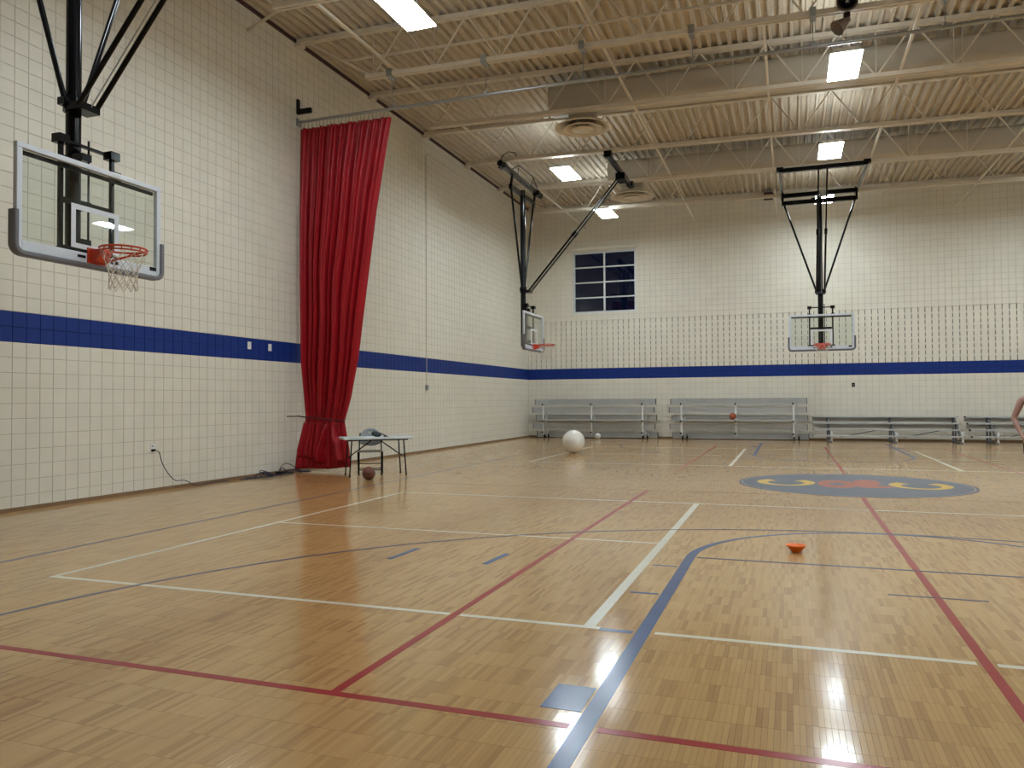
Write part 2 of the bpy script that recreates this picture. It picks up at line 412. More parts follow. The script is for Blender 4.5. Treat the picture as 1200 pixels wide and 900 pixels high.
# centre logo
def disc(r, z, mt, name='logo_disc', n=72):
    return obj(name, MB().prism([(CX+r*math.cos(2*PI*i/n), CY+.05+r*math.sin(2*PI*i/n)) for i in range(n)], 0, z), mt, floor)
disc(1.82, .0014, 'purple', 'logo_edge'); disc(1.775, .0016, 'logo_pale', 'logo_ring'); disc(1.755, .0018, 'logo_blue')
def logo_c(cx, cy):
    n = 40; ii = []; oo = []
    for i in range(n+1):
        f = i/n; a = math.radians(128)+math.radians(284)*f          # opens towards the far wall
        tw = .12+.13*(abs(f-.5)*2)**1.6
        ii.append((cx+(.47-tw)*math.cos(a), cy+(.56-tw*1.15)*math.sin(a))); oo.append((cx+.47*math.cos(a), cy+.56*math.sin(a)))
    return obj('logo_letter', MB().strip(ii, oo, 0, .0021), 'logo_yellow', floor)
logo_c(-.07, 14.2); logo_c(2.0, 14.2)
n = 30
obj('logo_emblem', MB().strip([(.74+.14*math.cos(2*PI*i/n), 14.10+.20*math.sin(2*PI*i/n)) for i in range(n)],
                              [(.74+.31*math.cos(2*PI*i/n), 14.12+.62*math.sin(2*PI*i/n)) for i in range(n)], 0, .0020, True), 'logo_red', floor)
obj('logo_emblem', MB().prism([(1.02, 13.75), (1.20, 13.62), (1.56, 13.72), (1.52, 13.95), (1.33, 14.02), (1.45, 14.5), (1.38, 14.86), (1.18, 14.95), (1.02, 14.7)], 0, .0020), 'logo_red', floor)

# ================================================================== WALLS of scored block
JT = .0075                      # joint width
def tile_mesh(name, wd, ht, dp, mt, axis):
    """block front: chamfered face standing dp proud of the mortar. axis 'x': faces +X, spans Y; axis 'y': faces -Y, spans X"""
    a, b, ch = wd/2, ht/2, .0035
    pts = [(-a,-b,0),(a,-b,0),(a,b,0),(-a,b,0),(-a,-b,dp-ch),(a,-b,dp-ch),(a,b,dp-ch),(-a,b,dp-ch),(-a+ch,-b+ch,dp),(a-ch,-b+ch,dp),(a-ch,b-ch,dp),(-a+ch,b-ch,dp)]
    fs = [(0,1,5,4),(1,2,6,5),(2,3,7,6),(3,0,4,7),(4,5,9,8),(5,6,10,9),(6,7,11,10),(7,4,8,11),(8,9,10,11)]
    vs = [(d, s, t) if axis == 'x' else (s, -d, t) for s, t, d in pts]
    return vs, fs
def overlap_split(s0, s1, t0, t1, hole):
    """pieces of a rectangle outside a rectangular hole"""
    if not hole or s1 <= hole[0] or s0 >= hole[1] or t1 <= hole[2] or t0 >= hole[3]: return [(s0,s1,t0,t1)]
    out = []
    if s0 < hole[0]: out.append((s0, hole[0], t0, t1))
    if s1 > hole[1]: out.append((hole[1], s1, t0, t1))
    a, b = max(s0, hole[0]), min(s1, hole[1])
    if t0 < hole[2]: out.append((a, b, t0, hole[2]))
    if t1 > hole[3]: out.append((a, b, hole[3], t1))
    return [q for q in out if q[1]-q[0] > .03 and q[3]-q[2] > .03]
def block_wall(root, axis, plane, s_lo, s_hi, s_org, top, dp, hole=None, slot_rows=(), area=None):
    recs = []
    i0 = math.floor((s_lo-s_org)/U); i1 = math.ceil((s_hi-s_org)/U)
    for k in range(math.ceil(ZC/U)+1):
        for i in range(i0, i1+1):
            s0, s1 = max(s_lo, s_org+i*U), min(s_hi, s_org+(i+1)*U)
            if s1-s0 < .03: continue
            t0, t1 = k*U, (k+1)*U
            tt = top((s0+s1)/2)
            if t0 > tt-.03: continue
            t1 = min(t1, tt)
            for q in overlap_split(s0, s1, t0, t1, hole):
                slot = k in slot_rows
                recs.append((q, k in (11, 12), slot))
    return recs
def emit_wall(root, axis, plane, recs, dp, dps, gap_s, prefer):
    cache = {}; rest = MB(); scored = []
    for n, (q, blue, slot) in enumerate(recs):
        s, t = (q[0]+q[1])/2, (q[2]+q[3])/2
        P = (plane, s, t) if axis == 'x' else (s, plane, t)
        pr = project(P); sc = 0
        if pr and -3 < pr[0] < 1203 and -3 < pr[1] < 903 and prefer(q, slot):
            a = [project((plane, ss, tt) if axis == 'x' else (ss, plane, tt)) for ss, tt in ((q[0],q[2]),(q[1],q[2]),(q[1],q[3]),(q[0],q[3]))]
            if all(a): sc = abs((a[2][0]-a[0][0])*(a[3][1]-a[1][1])-(a[3][0]-a[1][0])*(a[2][1]-a[0][1]))/2
        scored.append((-sc, n))
    scored.sort(); top300 = {n for s, n in scored[:300] if s < 0}
    for n, (q, blue, slot) in enumerate(recs):
        gs = gap_s if slot else JT
        wd, ht = round(q[1]-q[0]-gs, 5), round(q[3]-q[2]-JT, 5); d = dps if slot else dp
        s, t = (q[0]+q[1])/2, (q[2]+q[3])/2
        base = plane-(d-dp)*(1 if axis == 'x' else -1)
        loc = (base, s, t) if axis == 'x' else (s, base, t)
        vs, fs = tile_mesh('', wd, ht, d, None, axis)
        if n in top300:
            key = (wd, ht, d, blue)
            if key not in cache:
                cache[key] = mesh_from('wall_block', MB().add(vs, fs), (0,0,0), [MT['blue' if blue else 'wall']], False)
            piece('wall_block', cache[key], loc, root)
        else:
            rest.add([(v[0]+loc[0], v[1]+loc[1], v[2]+loc[2]) for v in vs], fs, 1 if blue else 0)
    tag(obj('wall_blocks', rest, ('wall', 'blue'), root), 'remaining scored blocks of the wall', kind='stuff')
DP = .006
MT['bluejoint'] = mat('blue_joint', (.004, .018, .125), .6, spec=.2)
# left wall
wb_ = MB()
for za, zb_, mi in ((-.2, 11*U, 0), (11*U, 13*U, 1), (13*U, ZC+.25, 0)): wb_.box(WX-.3, WX-DP, BY-.3, FY+.3, za, zb_, mi)
wall_left = tag(obj('wall_left', wb_, ('mortar', 'bluejoint')), 'cream scored-block wall with blue stripe beside the red curtain', kind='structure')
recs = block_wall(wall_left, 'x', WX-DP, 3.6, FY, 7.4585, lambda s: ZC, DP)
emit_wall(wall_left, 'x', WX-DP, recs, DP, DP, JT, lambda q, s: True)
back = MB()
for z0, z1, mi in ((0, 11*U, 0), (11*U, 13*U, 1), (13*U, ZC, 0)): back.box(WX-DP, WX, BY, 3.6, z0, z1, mi)
obj('painted_wall_face', back, ('wall', 'blue'), wall_left)
# far wall with its window opening and the band of slotted sound blocks
WIN = (-7.79, -5.37, 4.77, 7.10)
SD = .07
fw_ = MB()
SB0, SB1 = 13*U, 22*U
for x0, x1, z0, z1, y, mi in ((WX-.3, RX+.3, -.2, 11*U, FY+DP, 0), (WX-.3, RX+.3, 11*U, SB0, FY+DP, 2), (WX-.3, RX+.3, SB0, SB1, FY+SD, 1), (WX-.3, WIN[0], SB1, ZC+.25, FY+DP, 0), (WIN[1], RX+.3, SB1, ZC+.25, FY+DP, 0),
                             (WIN[0], WIN[1], SB1, WIN[2], FY+DP, 0), (WIN[0], WIN[1], WIN[3], ZC+.25, FY+DP, 0)):
    fw_.box(x0, x1, y, FY+.35, z0, z1, mi)
wall_far = tag(obj('wall_far', fw_, ('mortar', 'slot', 'bluejoint')), 'cream block end wall with blue stripe, slotted sound blocks and dark window', kind='structure')
XG = 2.8845 - math.floor((2.8845-WX)/U)*U
recs = block_wall(wall_far, 'y', FY+DP, WX, RX, XG, lambda s: ZD(s), DP, hole=WIN, slot_rows=range(13, 22))
emit_wall(wall_far, 'y', FY+DP, recs, DP, SD, .023, lambda q, slot: slot)
mj = MB()
for k in range(14, 22): mj.box(WX, RX, FY+.0005, FY+SD, k*U-.034, k*U+.034)
obj('bed_joint', mj, 'wall', wall_far)
obj('control_joint', MB().box(2.075, 2.087, FY-.0008, FY+.004, 22*U+.05, ZD(2.08)-.25), 'mortar', wall_far)
# walls outside the frame
for nm, b4, lab in (('wall_right', (RX, RX+.3, BY-.3, FY+.3), 'cream painted side wall with blue stripe'), ('wall_back', (WX-.3, RX+.3, BY-.3, BY), 'cream painted end wall with blue stripe behind the court')):
    q = MB()
    for z0, z1, mi in ((-.2, 11*U, 0), (11*U, 13*U, 1), (13*U, ZC+.25, 0)): q.box(b4[0], b4[1], b4[2], b4[3], z0, z1, mi)
    tag(obj(nm, q, ('wall', 'blue')), lab, kind='structure')
tag(obj('baseboard_left', MB().box(WX, WX+.018, BY, FY, 0, .052), 'base'), 'low brown baseboard along the curtain wall', kind='structure')
tag(obj('baseboard_far', MB().box(WX+.018, RX, FY-.018, FY, 0, .06), 'base'), 'low brown baseboard behind the bleachers', kind='structure')

# window
win = tag(thing('window_1', 'dark night window of eight panes with white frame high on the end wall', None, (0, 0, 0)), kind='structure')
del win['label']; win['label'] = 'dark night window of eight panes with white frame'
wm = MB(); x0, x1, z0, z1 = WIN; fwid = .055
for b6 in ((x0, x1, z0, z0+fwid), (x0, x1, z1-fwid, z1), (x0, x0+fwid, z0, z1), (x1-fwid, x1, z0, z1)):
    wm.box(b6[0], b6[1], FY+.03, FY+.12, b6[2], b6[3])
obj('window_frame', wm, 'winframe', win)
xm = (x0+x1)/2
obj('mullion', MB().box(xm-.032, xm+.032, FY+.04, FY+.115, z0+fwid, z1-fwid), 'winframe', win)
for i in (1, 2, 3):
    zz = z0+(z1-z0)*i/4
    for a, b in ((x0+fwid, xm-.032), (xm+.032, x1-fwid)): obj('glazing_bar', MB().box(a, b, FY+.045, FY+.11, zz-.024, zz+.024), 'winframe', win)
for i in range(4):
    za, zb_ = z0+(z1-z0)*i/4, z0+(z1-z0)*(i+1)/4
    for a, b in ((x0+fwid, xm-.032), (xm+.032, x1-fwid)): obj('pane', MB().box(a, b, FY+.074, FY+.080, za+.024, zb_-.024), 'night', win)
rv = MB()
for b6 in ((x0-.01, x0, z0, z1), (x1, x1+.01, z0, z1), (x0, x1, z0-.01, z0), (x0, x1, z1, z1+.01)): rv.box(b6[0], b6[1], FY-.006, FY+.30, b6[2], b6[3])
obj('reveal', rv, 'winframe', win)
lt = bevel(obj('trim_1', MB().box(-7.95, -5.29, FY-.11, FY, 7.165, 7.265), 'wall'), .008)
tag(lt, 'cream projecting lintel strip above the dark window', kind='structure')
tag(obj('trim_2', MB().add([(WX, FY-.05, ZD(WX)-.20), (RX, FY-.05, ZD(RX)-.20), (RX, FY, ZD(RX)-.20), (WX, FY, ZD(WX)-.20), (WX, FY-.05, ZD(WX)-.10), (RX, FY-.05, ZD(RX)-.10), (RX, FY, ZD(RX)-.10), (WX, FY, ZD(WX)-.10)],
        [(0,3,2,1),(4,5,6,7),(0,1,5,4),(1,2,6,5),(2,3,7,6),(3,0,4,7)]), 'steel'), 'cream steel ledger along the top of the end wall', kind='structure')

# ================================================================== CEILING DECK
DK = .075
cm = MB()
xs0, xs1 = WX-.3, RX+.3
cm.add([(xs0,BY-.3,ZD(xs0)+DK+.005),(xs1,BY-.3,ZD(xs1)+DK+.005),(xs1,FY+.3,ZD(xs1)+DK+.005),(xs0,FY+.3,ZD(xs0)+DK+.005),(xs0,BY-.3,ZD(xs0)+.4),(xs1,BY-.3,ZD(xs1)+.4),(xs1,FY+.3,ZD(xs1)+.4),(xs0,FY+.3,ZD(xs0)+.4)],
       [(0,3,2,1),(4,5,6,7),(0,1,5,4),(1,2,6,5),(2,3,7,6),(3,0,4,7)])
ceiling = tag(obj('ceiling', cm, 'deck'), 'cream ribbed steel roof deck on open joists', kind='structure')
prof = [(0, 0), (.058, 0), (.080, DK), (.181, DK)]
pn = MB(); seq = []
for k in range(3): seq += [(k*.2032+a, h) for a, h in prof]
seq.append((3*.2032, 0))
for a, h in seq:
    for y in (BY, FY): pn.v.append((a, y, h-SLOPE*a))
for i in range(len(seq)-1): pn.f.append((2*i, 2*i+1, 2*i+3, 2*i+2)); pn.mi.append(0)
deck_mesh = mesh_from('deck_panel', pn, (0,0,0), [MT['deck']], False)
k = 0
while WX+k*.6096 < RX-.05:
    x = WX+k*.6096; piece('deck_panel', deck_mesh, (x, 0, ZD(x)), ceiling); k += 1
tag(obj('trim_3', MB().box(WX, WX+.05, BY, FY, ZC-.075, ZC-.02), 'rust'), 'dark steel angle where the deck meets the curtain wall', kind='structure')

# ================================================================== JOISTS
JY = [1.75, 4.75, 7.75, 10.75, 13.75, 16.77, 19.77, 22.77, 25.79]
ORD = {25.79: 'first', 22.77: 'second', 19.77: 'third', 16.77: 'fourth', 13.75: 'fifth', 10.75: 'sixth', 7.75: 'seventh', 4.75: 'eighth', 1.75: 'ninth'}
JD = .99
BX0, BX1 = -7.82, 9.8
for y in JY:
    t = thing('roof_joist', ORD[y]+' open-web steel roof joist out from the windowed end wall', 'roof joist', (WX, y, 0), 0, 'cream open-web roof joists')
    def zt(x): return ZD(x)-.045
    def zbm(x): return ZD(x)-JD
    for s in (-1, 1):
        obj('top_chord', MB().beam((WX+.02, y+s*.04, zt(WX)), (RX-.02, y+s*.04, zt(RX)), .065, .085), 'steel', t)
        obj('bottom_chord', MB().beam((BX0-.15, y+s*.042, zbm(BX0)), (BX1+.15, y+s*.042, zbm(BX1)), .06, .085), 'steel', t)
    obj('bearing_seat', MB().box(WX, WX+.16, y-.09, y+.09, ZC-.16, ZC-.088), 'steel', t)
    obj('end_web', MB().beam((WX+.2, y, zt(WX)), (BX0, y, zbm(BX0)), .05, .05), 'steel', t)
    obj('end_web', MB().beam((RX-.2, y, zt(RX)), (BX1, y, zbm(BX1)), .05, .05), 'steel', t)
    P = 1.36; x = BX0; nodes = []
    while x < BX1-.2: nodes.append(x); x += P
    for i, x in enumerate(nodes):
        xm_ = x+P/2
        obj('web_bar', MB().beam((x, y, zbm(x)), (xm_, y, zt(xm_)), .027, .027), 'steel', t)
        if x+P <= BX1+.1: obj('web_bar', MB().beam((xm_, y, zt(xm_)), (x+P, y, zbm(x+P)), .027, .027), 'steel', t)
        obj('web_post', MB().beam((x, y, zbm(x)), (x, y, zt(x)), .013, .013), 'steel', t)
# bridging angles along the hall, clipped to the bottom chords
for x, near in ((-7.30, 'beside the curtain wall'), (-3.15, 'passing the round diffusers'), (-.33, 'left of the end-wall hoop frame'), (2.13, 'right of the end-wall hoop frame'), (5.3, 'farthest from the curtain wall')):
    zb_ = ZD(x)-JD+.065
    b = obj('bridging_angle', MB().beam((x, JY[0], zb_), (x, FY-.005, zb_), .045, .045), 'steel', loc=(x, JY[0], zb_))
    tag(b, 'thin cream bridging angle crossing the joists '+near, 'bridging', 'bridging angles across the joists')
br = obj('wall_brace', MB().beam((BX0, 10.80, ZD(BX0)-JD), (WX+.03, 12.15, 8.50), .04, .04), 'steel', loc=(BX0, 10.8, 8))
tag(br, 'short diagonal brace from sixth joist to the curtain wall', 'brace')
pp = obj('ceiling_pipe', MB().tube([(WX+.9, 14.05, 8.55), (RX-.3, 14.05, 8.55-SLOPE*20)], .03, 10), 'steel', loc=(WX, 14.05, 8.5), smooth=True)
tag(pp, 'slim cream pipe running beside the joist above the curtain track', 'pipe')

# ================================================================== DUCTS and DIFFUSERS
def duct(y0, y1, z0, z1, xa, label):
    t = thing('air_duct', label, 'duct', (xa, (y0+y1)/2, z0))
    NS = 24
    def sec(x, g=0):
        sl = SLOPE*(x-xa); cy, cz = (y0+y1)/2, (z0+z1)/2-sl; ry, rz_ = (y1-y0)/2+g, (z1-z0)/2+g; out = []
        for i in range(NS):
            a = 2*PI*i/NS; c_, s_ = math.cos(a), math.sin(a); e_ = .55
            out.append((x, cy+ry*math.copysign(abs(c_)**e_, c_), cz+rz_*math.copysign(abs(s_)**e_, s_)))
        return out
    fs = [tuple(range(NS)), tuple(range(2*NS-1, NS-1, -1))]+[(i, (i+1) % NS, NS+(i+1) % NS, NS+i) for i in range(NS)]
    x = xa; L_ = 2.44; n = 0
    while x < RX-.4:
        xe = min(x+L_, RX-.3)
        obj('duct_section', MB().add(sec(x+.002)+sec(xe-.002), fs), 'duct', t, 35)
        obj('duct_flange', MB().add(sec(xe-.015, .008)+sec(xe+.015, .008), fs), 'duct', t)
        x = xe; n += 1
    for k_ in range(5):
        xh = xa+1.2+3.6*k_
        for yy in (y0-.02, y1+.02): obj('hanger_rod', MB().tube([(xh, yy, z0-SLOPE*(xh-xa)), (xh, yy, ZD(xh)+.02)], .008, 6), 'steel', t)
    return t
duct(17.06, 17.78, 8.10, 8.72, -5.15, 'boxy cream air duct above the nearer round diffuser')
duct(23.08, 23.82, 8.08, 8.72, -5.1, 'boxy cream air duct above the diffuser nearest the end wall')
def diffuser(x, y, z, ztop, label):
    t = thing('round_diffuser', label, 'air diffuser', (x, y, z), 0, 'round ceiling diffusers')
    obj('neck', MB().lathe((x, y, 0), [(.33, z+.10), (.33, ztop)], 36), 'duct', t, smooth=True)
    obj('outer_cone', MB().lathe((x, y, 0), [(.34, z+.20), (.62, z+.02), (.66, z+.012), (.665, z), (.62, z-.004), (.335, z+.18)], 44), 'steel', t, 30)
    obj('middle_cone', MB().lathe((x, y, 0), [(.20, z+.13), (.40, z-.01), (.435, z-.018), (.44, z-.03), (.40, z-.032), (.19, z+.11)], 44), 'steel', t, 30)
    obj('inner_cone', MB().lathe((x, y, 0), [(.06, z+.10), (.23, z-.03), (.25, z-.042), (.22, z-.052), (.001, z-.055)], 44), 'steel', t, 30)
    for a in (0, PI/2, PI, 3*PI/2): obj('spoke', MB().beam((x, y, z+.10), (x+.40*math.cos(a), y+.40*math.sin(a), z+.13), .02, .02), 'steel', t)
diffuser(-4.42, 17.42, 7.72, 8.085, 'round stepped air diffuser between fourth and third roof joists')
diffuser(-4.45, 23.66, 7.66, 8.065, 'round stepped air diffuser near the end wall above dark window')

diffuser(6.55, 23.45, 7.47, 7.84, 'round stepped air diffuser farthest from the curtain wall')

# ================================================================== LIGHTS
def light(x, y, z, label, group='lit high-bay lights'):
    t = thing('high_bay_light', label, 'ceiling light', (x, y, z), 0, group)
    hw, hl = .27, .63
    h = MB()
    h.add([(x-hw,y-hl,z+.01),(x+hw,y-hl,z+.01),(x+hw,y+hl,z+.01),(x-hw,y+hl,z+.01),(x-hw+.06,y-hl+.03,z+.09),(x+hw-.06,y-hl+.03,z+.09),(x+hw-.06,y+hl-.03,z+.09),(x-hw+.06,y+hl-.03,z+.09)],
          [(0,3,2,1),(4,5,6,7),(0,1,5,4),(1,2,6,5),(2,3,7,6),(3,0,4,7)])
    obj('housing', h, 'fixture', t)
    obj('lit_lens', MB().box(x-hw+.01, x+hw-.01, y-hl+.01, y+hl-.01, z-.006, z+.008), 'lens', t)
    for s in (-1, 1):
        obj('top_slot', MB().box(x+s*.13-.03, x+s*.13+.03, y-hl+.1, y+hl-.1, z+.0905, z+.096), 'slotlight', t)
        yy = y+s*.45
        obj('hanger_wire', MB().tube([(x, yy, z+.09), (x, yy, ZD(x)+.02)], .006, 6), 'galv', t)
light(-5.66, 10.93, 7.60, 'lit high-bay light nearest the top of the red curtain')
light(-5.66, 20.40, 7.60, 'lit high-bay light above the side-wall hoop by the window')
light(-5.64, 25.25, 7.60, 'lit high-bay light just in front of the dark window')
light(1.03, 15.35, 7.50, 'lit high-bay light hung below the horn loudspeakers')
light(1.03, 20.45, 7.48, 'lit high-bay light just before the end-wall hoop frame')
light(1.12, 26.35, 7.75, 'lit high-bay light half hidden behind the end-wall hoop frame')
for x, y in ((-5.66, 6.1), (1.03, 5.1), (1.03, 10.2), (7.65, 6.1), (7.65, 10.9), (7.65, 15.6), (7.65, 20.4), (7.65, 25.2)):
    light(x, y, 7.6 if x < 0 else 7.45, 'lit high-bay light over the near court or the side away from the curtain', 'lit high-bay lights over the near and far-side court')

# ================================================================== BASKETBALL HOOPS
def hoop(loc, rz, label, variant, jl=-1.6, jr=1.4):
    """local frame: board front in plane x=0, facing +x, origin on the floor"""
    t = thing('basketball_hoop', label, 'basketball hoop', loc, rz, 'ceiling-hung basketball hoops')
    def part(name, mb, mt, smooth=False, parent=None):
        return obj(name, mb, mt, parent or t, smooth, local=True)
    zb0, zb1, hw = 2.90, 3.97, .915
    part('glass_board', MB().box(-.014, -.002, -hw+.03, hw-.03, zb0+.05, zb1-.03), 'glass')
    f = MB()
    for y0, y1, z0, z1 in ((-hw, hw, zb1-.055, zb1), (-hw, -hw+.06, zb0, zb1-.055), (hw-.06, hw, zb0, zb1-.055), (-hw+.06, hw-.06, zb0, zb0+.115)):
        f.box(-.050, .004, y0, y1, z0, z1)
    fr = part('board_frame', f, 'frame'); bevel(fr, .006)
    part('frame_shadow_strip', MB().box(-.075, -.050, -hw+.07, hw-.07, zb1-.10, zb1-.06), 'blackm')  # black strip stands in for the shadow behind the frame top
    # soft pad round the lower edge
    path = [(-hw-.012, 3.30), (-hw-.012, 2.97)]
    for i in range(7): a = PI+PI/2*i/6; path.append((-hw+.085+.097*math.cos(a), 2.97+.085*math.sin(a)))
    path += [(-y, z) for y, z in reversed(path)]
    pv = []; pf = []
    for i, (y, z) in enumerate(path):
        p0 = Vector(path[max(i-1, 0)]); p1 = Vector(path[min(i+1, len(path)-1)]); d = (p1-p0).normalized(); nn = Vector((d.y, -d.x))
        for dx, dn in ((-.062, -.024), (.020, -.024), (.028, -.012), (.028, .016), (.018, .028), (-.062, .028)): pv.append((dx, y+nn.x*dn*-1, z+nn.y*dn*-1))
    m6 = 6
    for i in range(len(path)-1):
        for j in range(m6): pf.append((i*m6+j, i*m6+(j+1) % m6, (i+1)*m6+(j+1) % m6, (i+1)*m6+j))
    pf += [tuple(range(m6)), tuple((len(path)-1)*m6+j for j in range(m6-1, -1, -1))]
    part('edge_pad', MB().add(pv, pf), 'pad', 30)
    sq = MB()
    for y0, y1, z0, z1 in ((-.305, .305, 3.455, 3.51), (-.305, .305, 3.05, 3.10), (-.305, -.25, 3.10, 3.455), (.25, .305, 3.10, 3.455)): sq.box(-.002, .0015, y0, y1, z0, z1)
    part('target_square', sq, 'whiteline')
    for y0, y1, z0, z1 in ((-.23, -.13, 2.955, 2.985), (.13, .17, 2.95, 2.985), (.185, .225, 2.95, 2.985), (.25, .30, 2.95, 2.99), (.745, .845, 2.965, 3.01)):
        part('printed_mark', MB().box(.004, .0055, y0, y1, z0, z1), 'blackm')
    # rim
    cx, rz_ = .385, 3.05
    rim = part('rim', MB().ring((cx, 0, rz_), .2286, .0105, n=48), 'rim', True)
    part('lower_rim_wire', MB().ring((cx, 0, rz_-.034), .222, .008, n=40, a0=-2.2, a1=2.2), 'rim', True, rim)
    for k_ in range(11):
        a = -2.1+.42*k_; c_, s_ = math.cos(a), math.sin(a)
        part('net_hook', MB().beam((cx+.2286*c_, .2286*s_, rz_), (cx+.222*c_, .222*s_, rz_-.045), .012, .006), 'rim', False, rim)
    part('rim_plate', bevel_box(.004, .022, -.115, .115, 2.895, 3.075), 'rim')
    br_ = MB().add([(.02,-.085,2.92),(.02,.085,2.92),(.02,.085,3.062),(.02,-.085,3.062),(.165,-.07,3.025),(.165,.07,3.025),(.165,.07,3.06),(.165,-.07,3.06),(.09,-.08,2.93),(.09,.08,2.93)],
                   [(0,3,2,1),(0,1,9,8),(8,9,5,4),(4,5,6,7),(2,3,7,6),(1,2,6,5,9),(3,0,8,4,7)])
    part('rim_bracket', br_, 'rim')
    for s in (-1, 1): part('rim_strut', MB().beam((.10, s*.08, 2.95), (cx-.02, s*.215, rz_-.01), .012, .02), 'rim')
    # net
    nb = MB(); rows = 7; N_ = 12
    rad = [.2286, .212, .185, .158, .142, .136, .140, .142]; hz = [3.045-.43*i/rows for i in range(rows+1)]
    for i in range(rows):
        for k_ in range(N_):
            a0 = (k_+(.5 if i % 2 else 0))*2*PI/N_
            for s in (-.5, .5):
                a1 = a0+s*2*PI/N_
                nb.tube([(cx+rad[i]*math.cos(a0), rad[i]*math.sin(a0), hz[i]), (cx+rad[i+1]*math.cos(a1), rad[i+1]*math.sin(a1), hz[i+1])], .0042 if i > 2 else .0026, 5, caps=False)
    part('net', nb, 'net')
    # mast mount
    px = -.33
    for s in (-1, 1):
        y = s*.325
        rl = part('mount_rail', MB().box(-.15, -.11, y-.02, y+.02, 2.99, 4.20), 'black')
        part('rail_cap', MB().box(-.19, -.07, y-.06, y+.06, 4.14, 4.23), 'black', False, rl)
        part('rail_foot', MB().box(-.12, -.05, y-.06, y+.06, 2.98, 3.05), 'black', False, rl)
        part('board_clamp', MB().box(-.10, -.045, y-.05, y+.05, 3.90, 4.0), 'black', False, rl)
    for z, h_ in ((4.19, .03), (3.56, .06), (3.05, .07)):
        part('cross_bar', MB().box(-.165, -.125, -.30, .30, z-h_/2, z+h_/2), 'black')
    for z in (3.15, 3.56, 4.08): part('mast_bracket', MB().box(px, -.13, -.06, .06, z-.04, z+.04), 'black')
    ztop = 7.62
    part('mast', MB().lathe((px, 0, 0), [(.001, 3.02), (.078, 3.02), (.078, ztop), (.001, ztop)], 20), 'black', 40)
    part('lift_rod', MB().tube([(px+.11, .10, 3.1), (px+.11, .10, 4.3)], .012, 8), 'black', True)
    col = part('collar', MB().lathe((px, 0, 0), [(.08, 4.60), (.105, 4.60), (.105, 4.76), (.08, 4.76)], 20), 'black', 40)
    part('collar_lug', MB().box(px-.05, px+.05, -.16, .16, 4.64, 4.72), 'black', False, col)
    part('collar_lug', MB().box(px+.05, px+.24, -.13, .13, 4.58, 4.66), 'black', False, col)
    zl = 7.47
    for s in (-1, 1):
        part('sway_brace', MB().tube([(px, s*.11, 4.70), (px, s*1.02, zl)], .030, 10), 'black', True)
    part('hinge_bar', MB().beam((px, -1.08, zl), (px, 1.08, zl), .10, .13), 'black')
    part('pivot_box', MB().box(px-.07, px+.07, -.22, -.10, 7.43, 7.57), 'black')
    ft = 2.52
    for s in (-1, 1):
        m0 = Vector((px+.20, s*.11, 4.63)); m1 = Vector((ft, s*.11, 7.66)); mid = m0.lerp(m1, .52)
        bb = part('fold_brace', MB().tube([m0, mid], .028, 10).tube([mid, m1], .021, 10), 'black', True)
        part('brace_joint', MB().tube([m0.lerp(m1, .50), m0.lerp(m1, .54)], .042, 10), 'black', True, bb)
    part('hoist_cable', MB().tube([(px+.22, .02, 4.62), (ft-.05, .02, 7.60)], .007, 6), 'galv', True)
    if variant == 'end':       # hung straight from two joists that run parallel to the board
        z2 = 7.70
        part('rear_beam', MB().beam((px, -1.06, z2), (px, 1.06, z2), .10, .13), 'black')
        part('front_beam', MB().beam((ft, -1.13, z2), (ft, 1.13, z2), .11, .11), 'black')
        for s in (-1, 1):
            part('side_beam', MB().beam((px, s*1.06, z2), (ft, s*1.10, z2), .07, .09), 'black')
            part('joist_clamp', MB().box(ft-.12, ft+.08, s*1.10-.09, s*1.10+.09, z2-.02, z2+.09), 'black')
            part('joist_clamp', MB().box(px-.45, px+.05, s*1.06-.05, s*1.06+.05, z2-.02, z2+.10), 'black')
            part('drop_link', MB().beam((px, s*1.05, zl), (px, s*1.05, z2), .06, .06), 'black')
        part('winch', MB().lathe((px+.22, .12, 7.62), [(.001, -.11), (.09, -.11), (.09, .11), (.001, .11)], 16, ax='y'), 'galv', 40)
    else:                      # long beams clamped across two joists that run along x
        z2 = 7.82
        part('rear_beam', MB().beam((px+.08, jl-.2, z2), (px+.08, jr+.35, z2), .11, .11), 'black')
        part('front_beam', MB().beam((ft+.14, jl-.12, z2-.06), (ft+.14, jr+.13, z2-.06), .11, .11), 'black')
        for s in (-1, 1):
            for xx in (px+.08, ft+.14): part('joist_clamp', MB().box(xx-.10, xx+.10, (jl if s < 0 else jr)-.11, (jl if s < 0 else jr)+.11, z2-.09, z2+.05), 'black')
            part('drop_link', MB().beam((px, s*1.05, zl), (px+.06, s*1.05, z2), .06, .06), 'black')
            part('beam_end', MB().lathe((px+.08, 0, z2), [(.001, (jl-.25 if s < 0 else jr+.27)), (.085, (jl-.25 if s < 0 else jr+.27)), (.085, (jl-.12 if s < 0 else jr+.40)), (.001, (jl-.12 if s < 0 else jr+.40))], 14, ax='y'), 'black', 40)
        part('pulley_plate', MB().box(ft-.02, ft+.24, -.25, .25, 7.60, 7.78), 'black')
        part('stay_rod', MB().tube([(px+.10, -1.3, z2+.04), (px+.22, -.95, z2+.26), (px+.22, .35, z2+.26), (px+.10, 1.25, z2+.04)], .014, 6), 'black')
        part('stay_rod', MB().tube([(px+.22, -.95, z2+.26), (px+.08, -.7, z2)], .010, 6), 'black'); part('stay_rod', MB().tube([(px+.22, .35, z2+.26), (px+.08, .5, z2)], .010, 6), 'black')
        part('power_cord', MB().tube([(px+.08, jl-.18, z2+.05), (px+.1, jl-.14, z2+.22), (px+.25, jl-.06, z2+.34), (px+.45, jl-.02, z2+.30), (px+.48, jl-.01, z2+.16)], .012, 6), 'blackm', True)
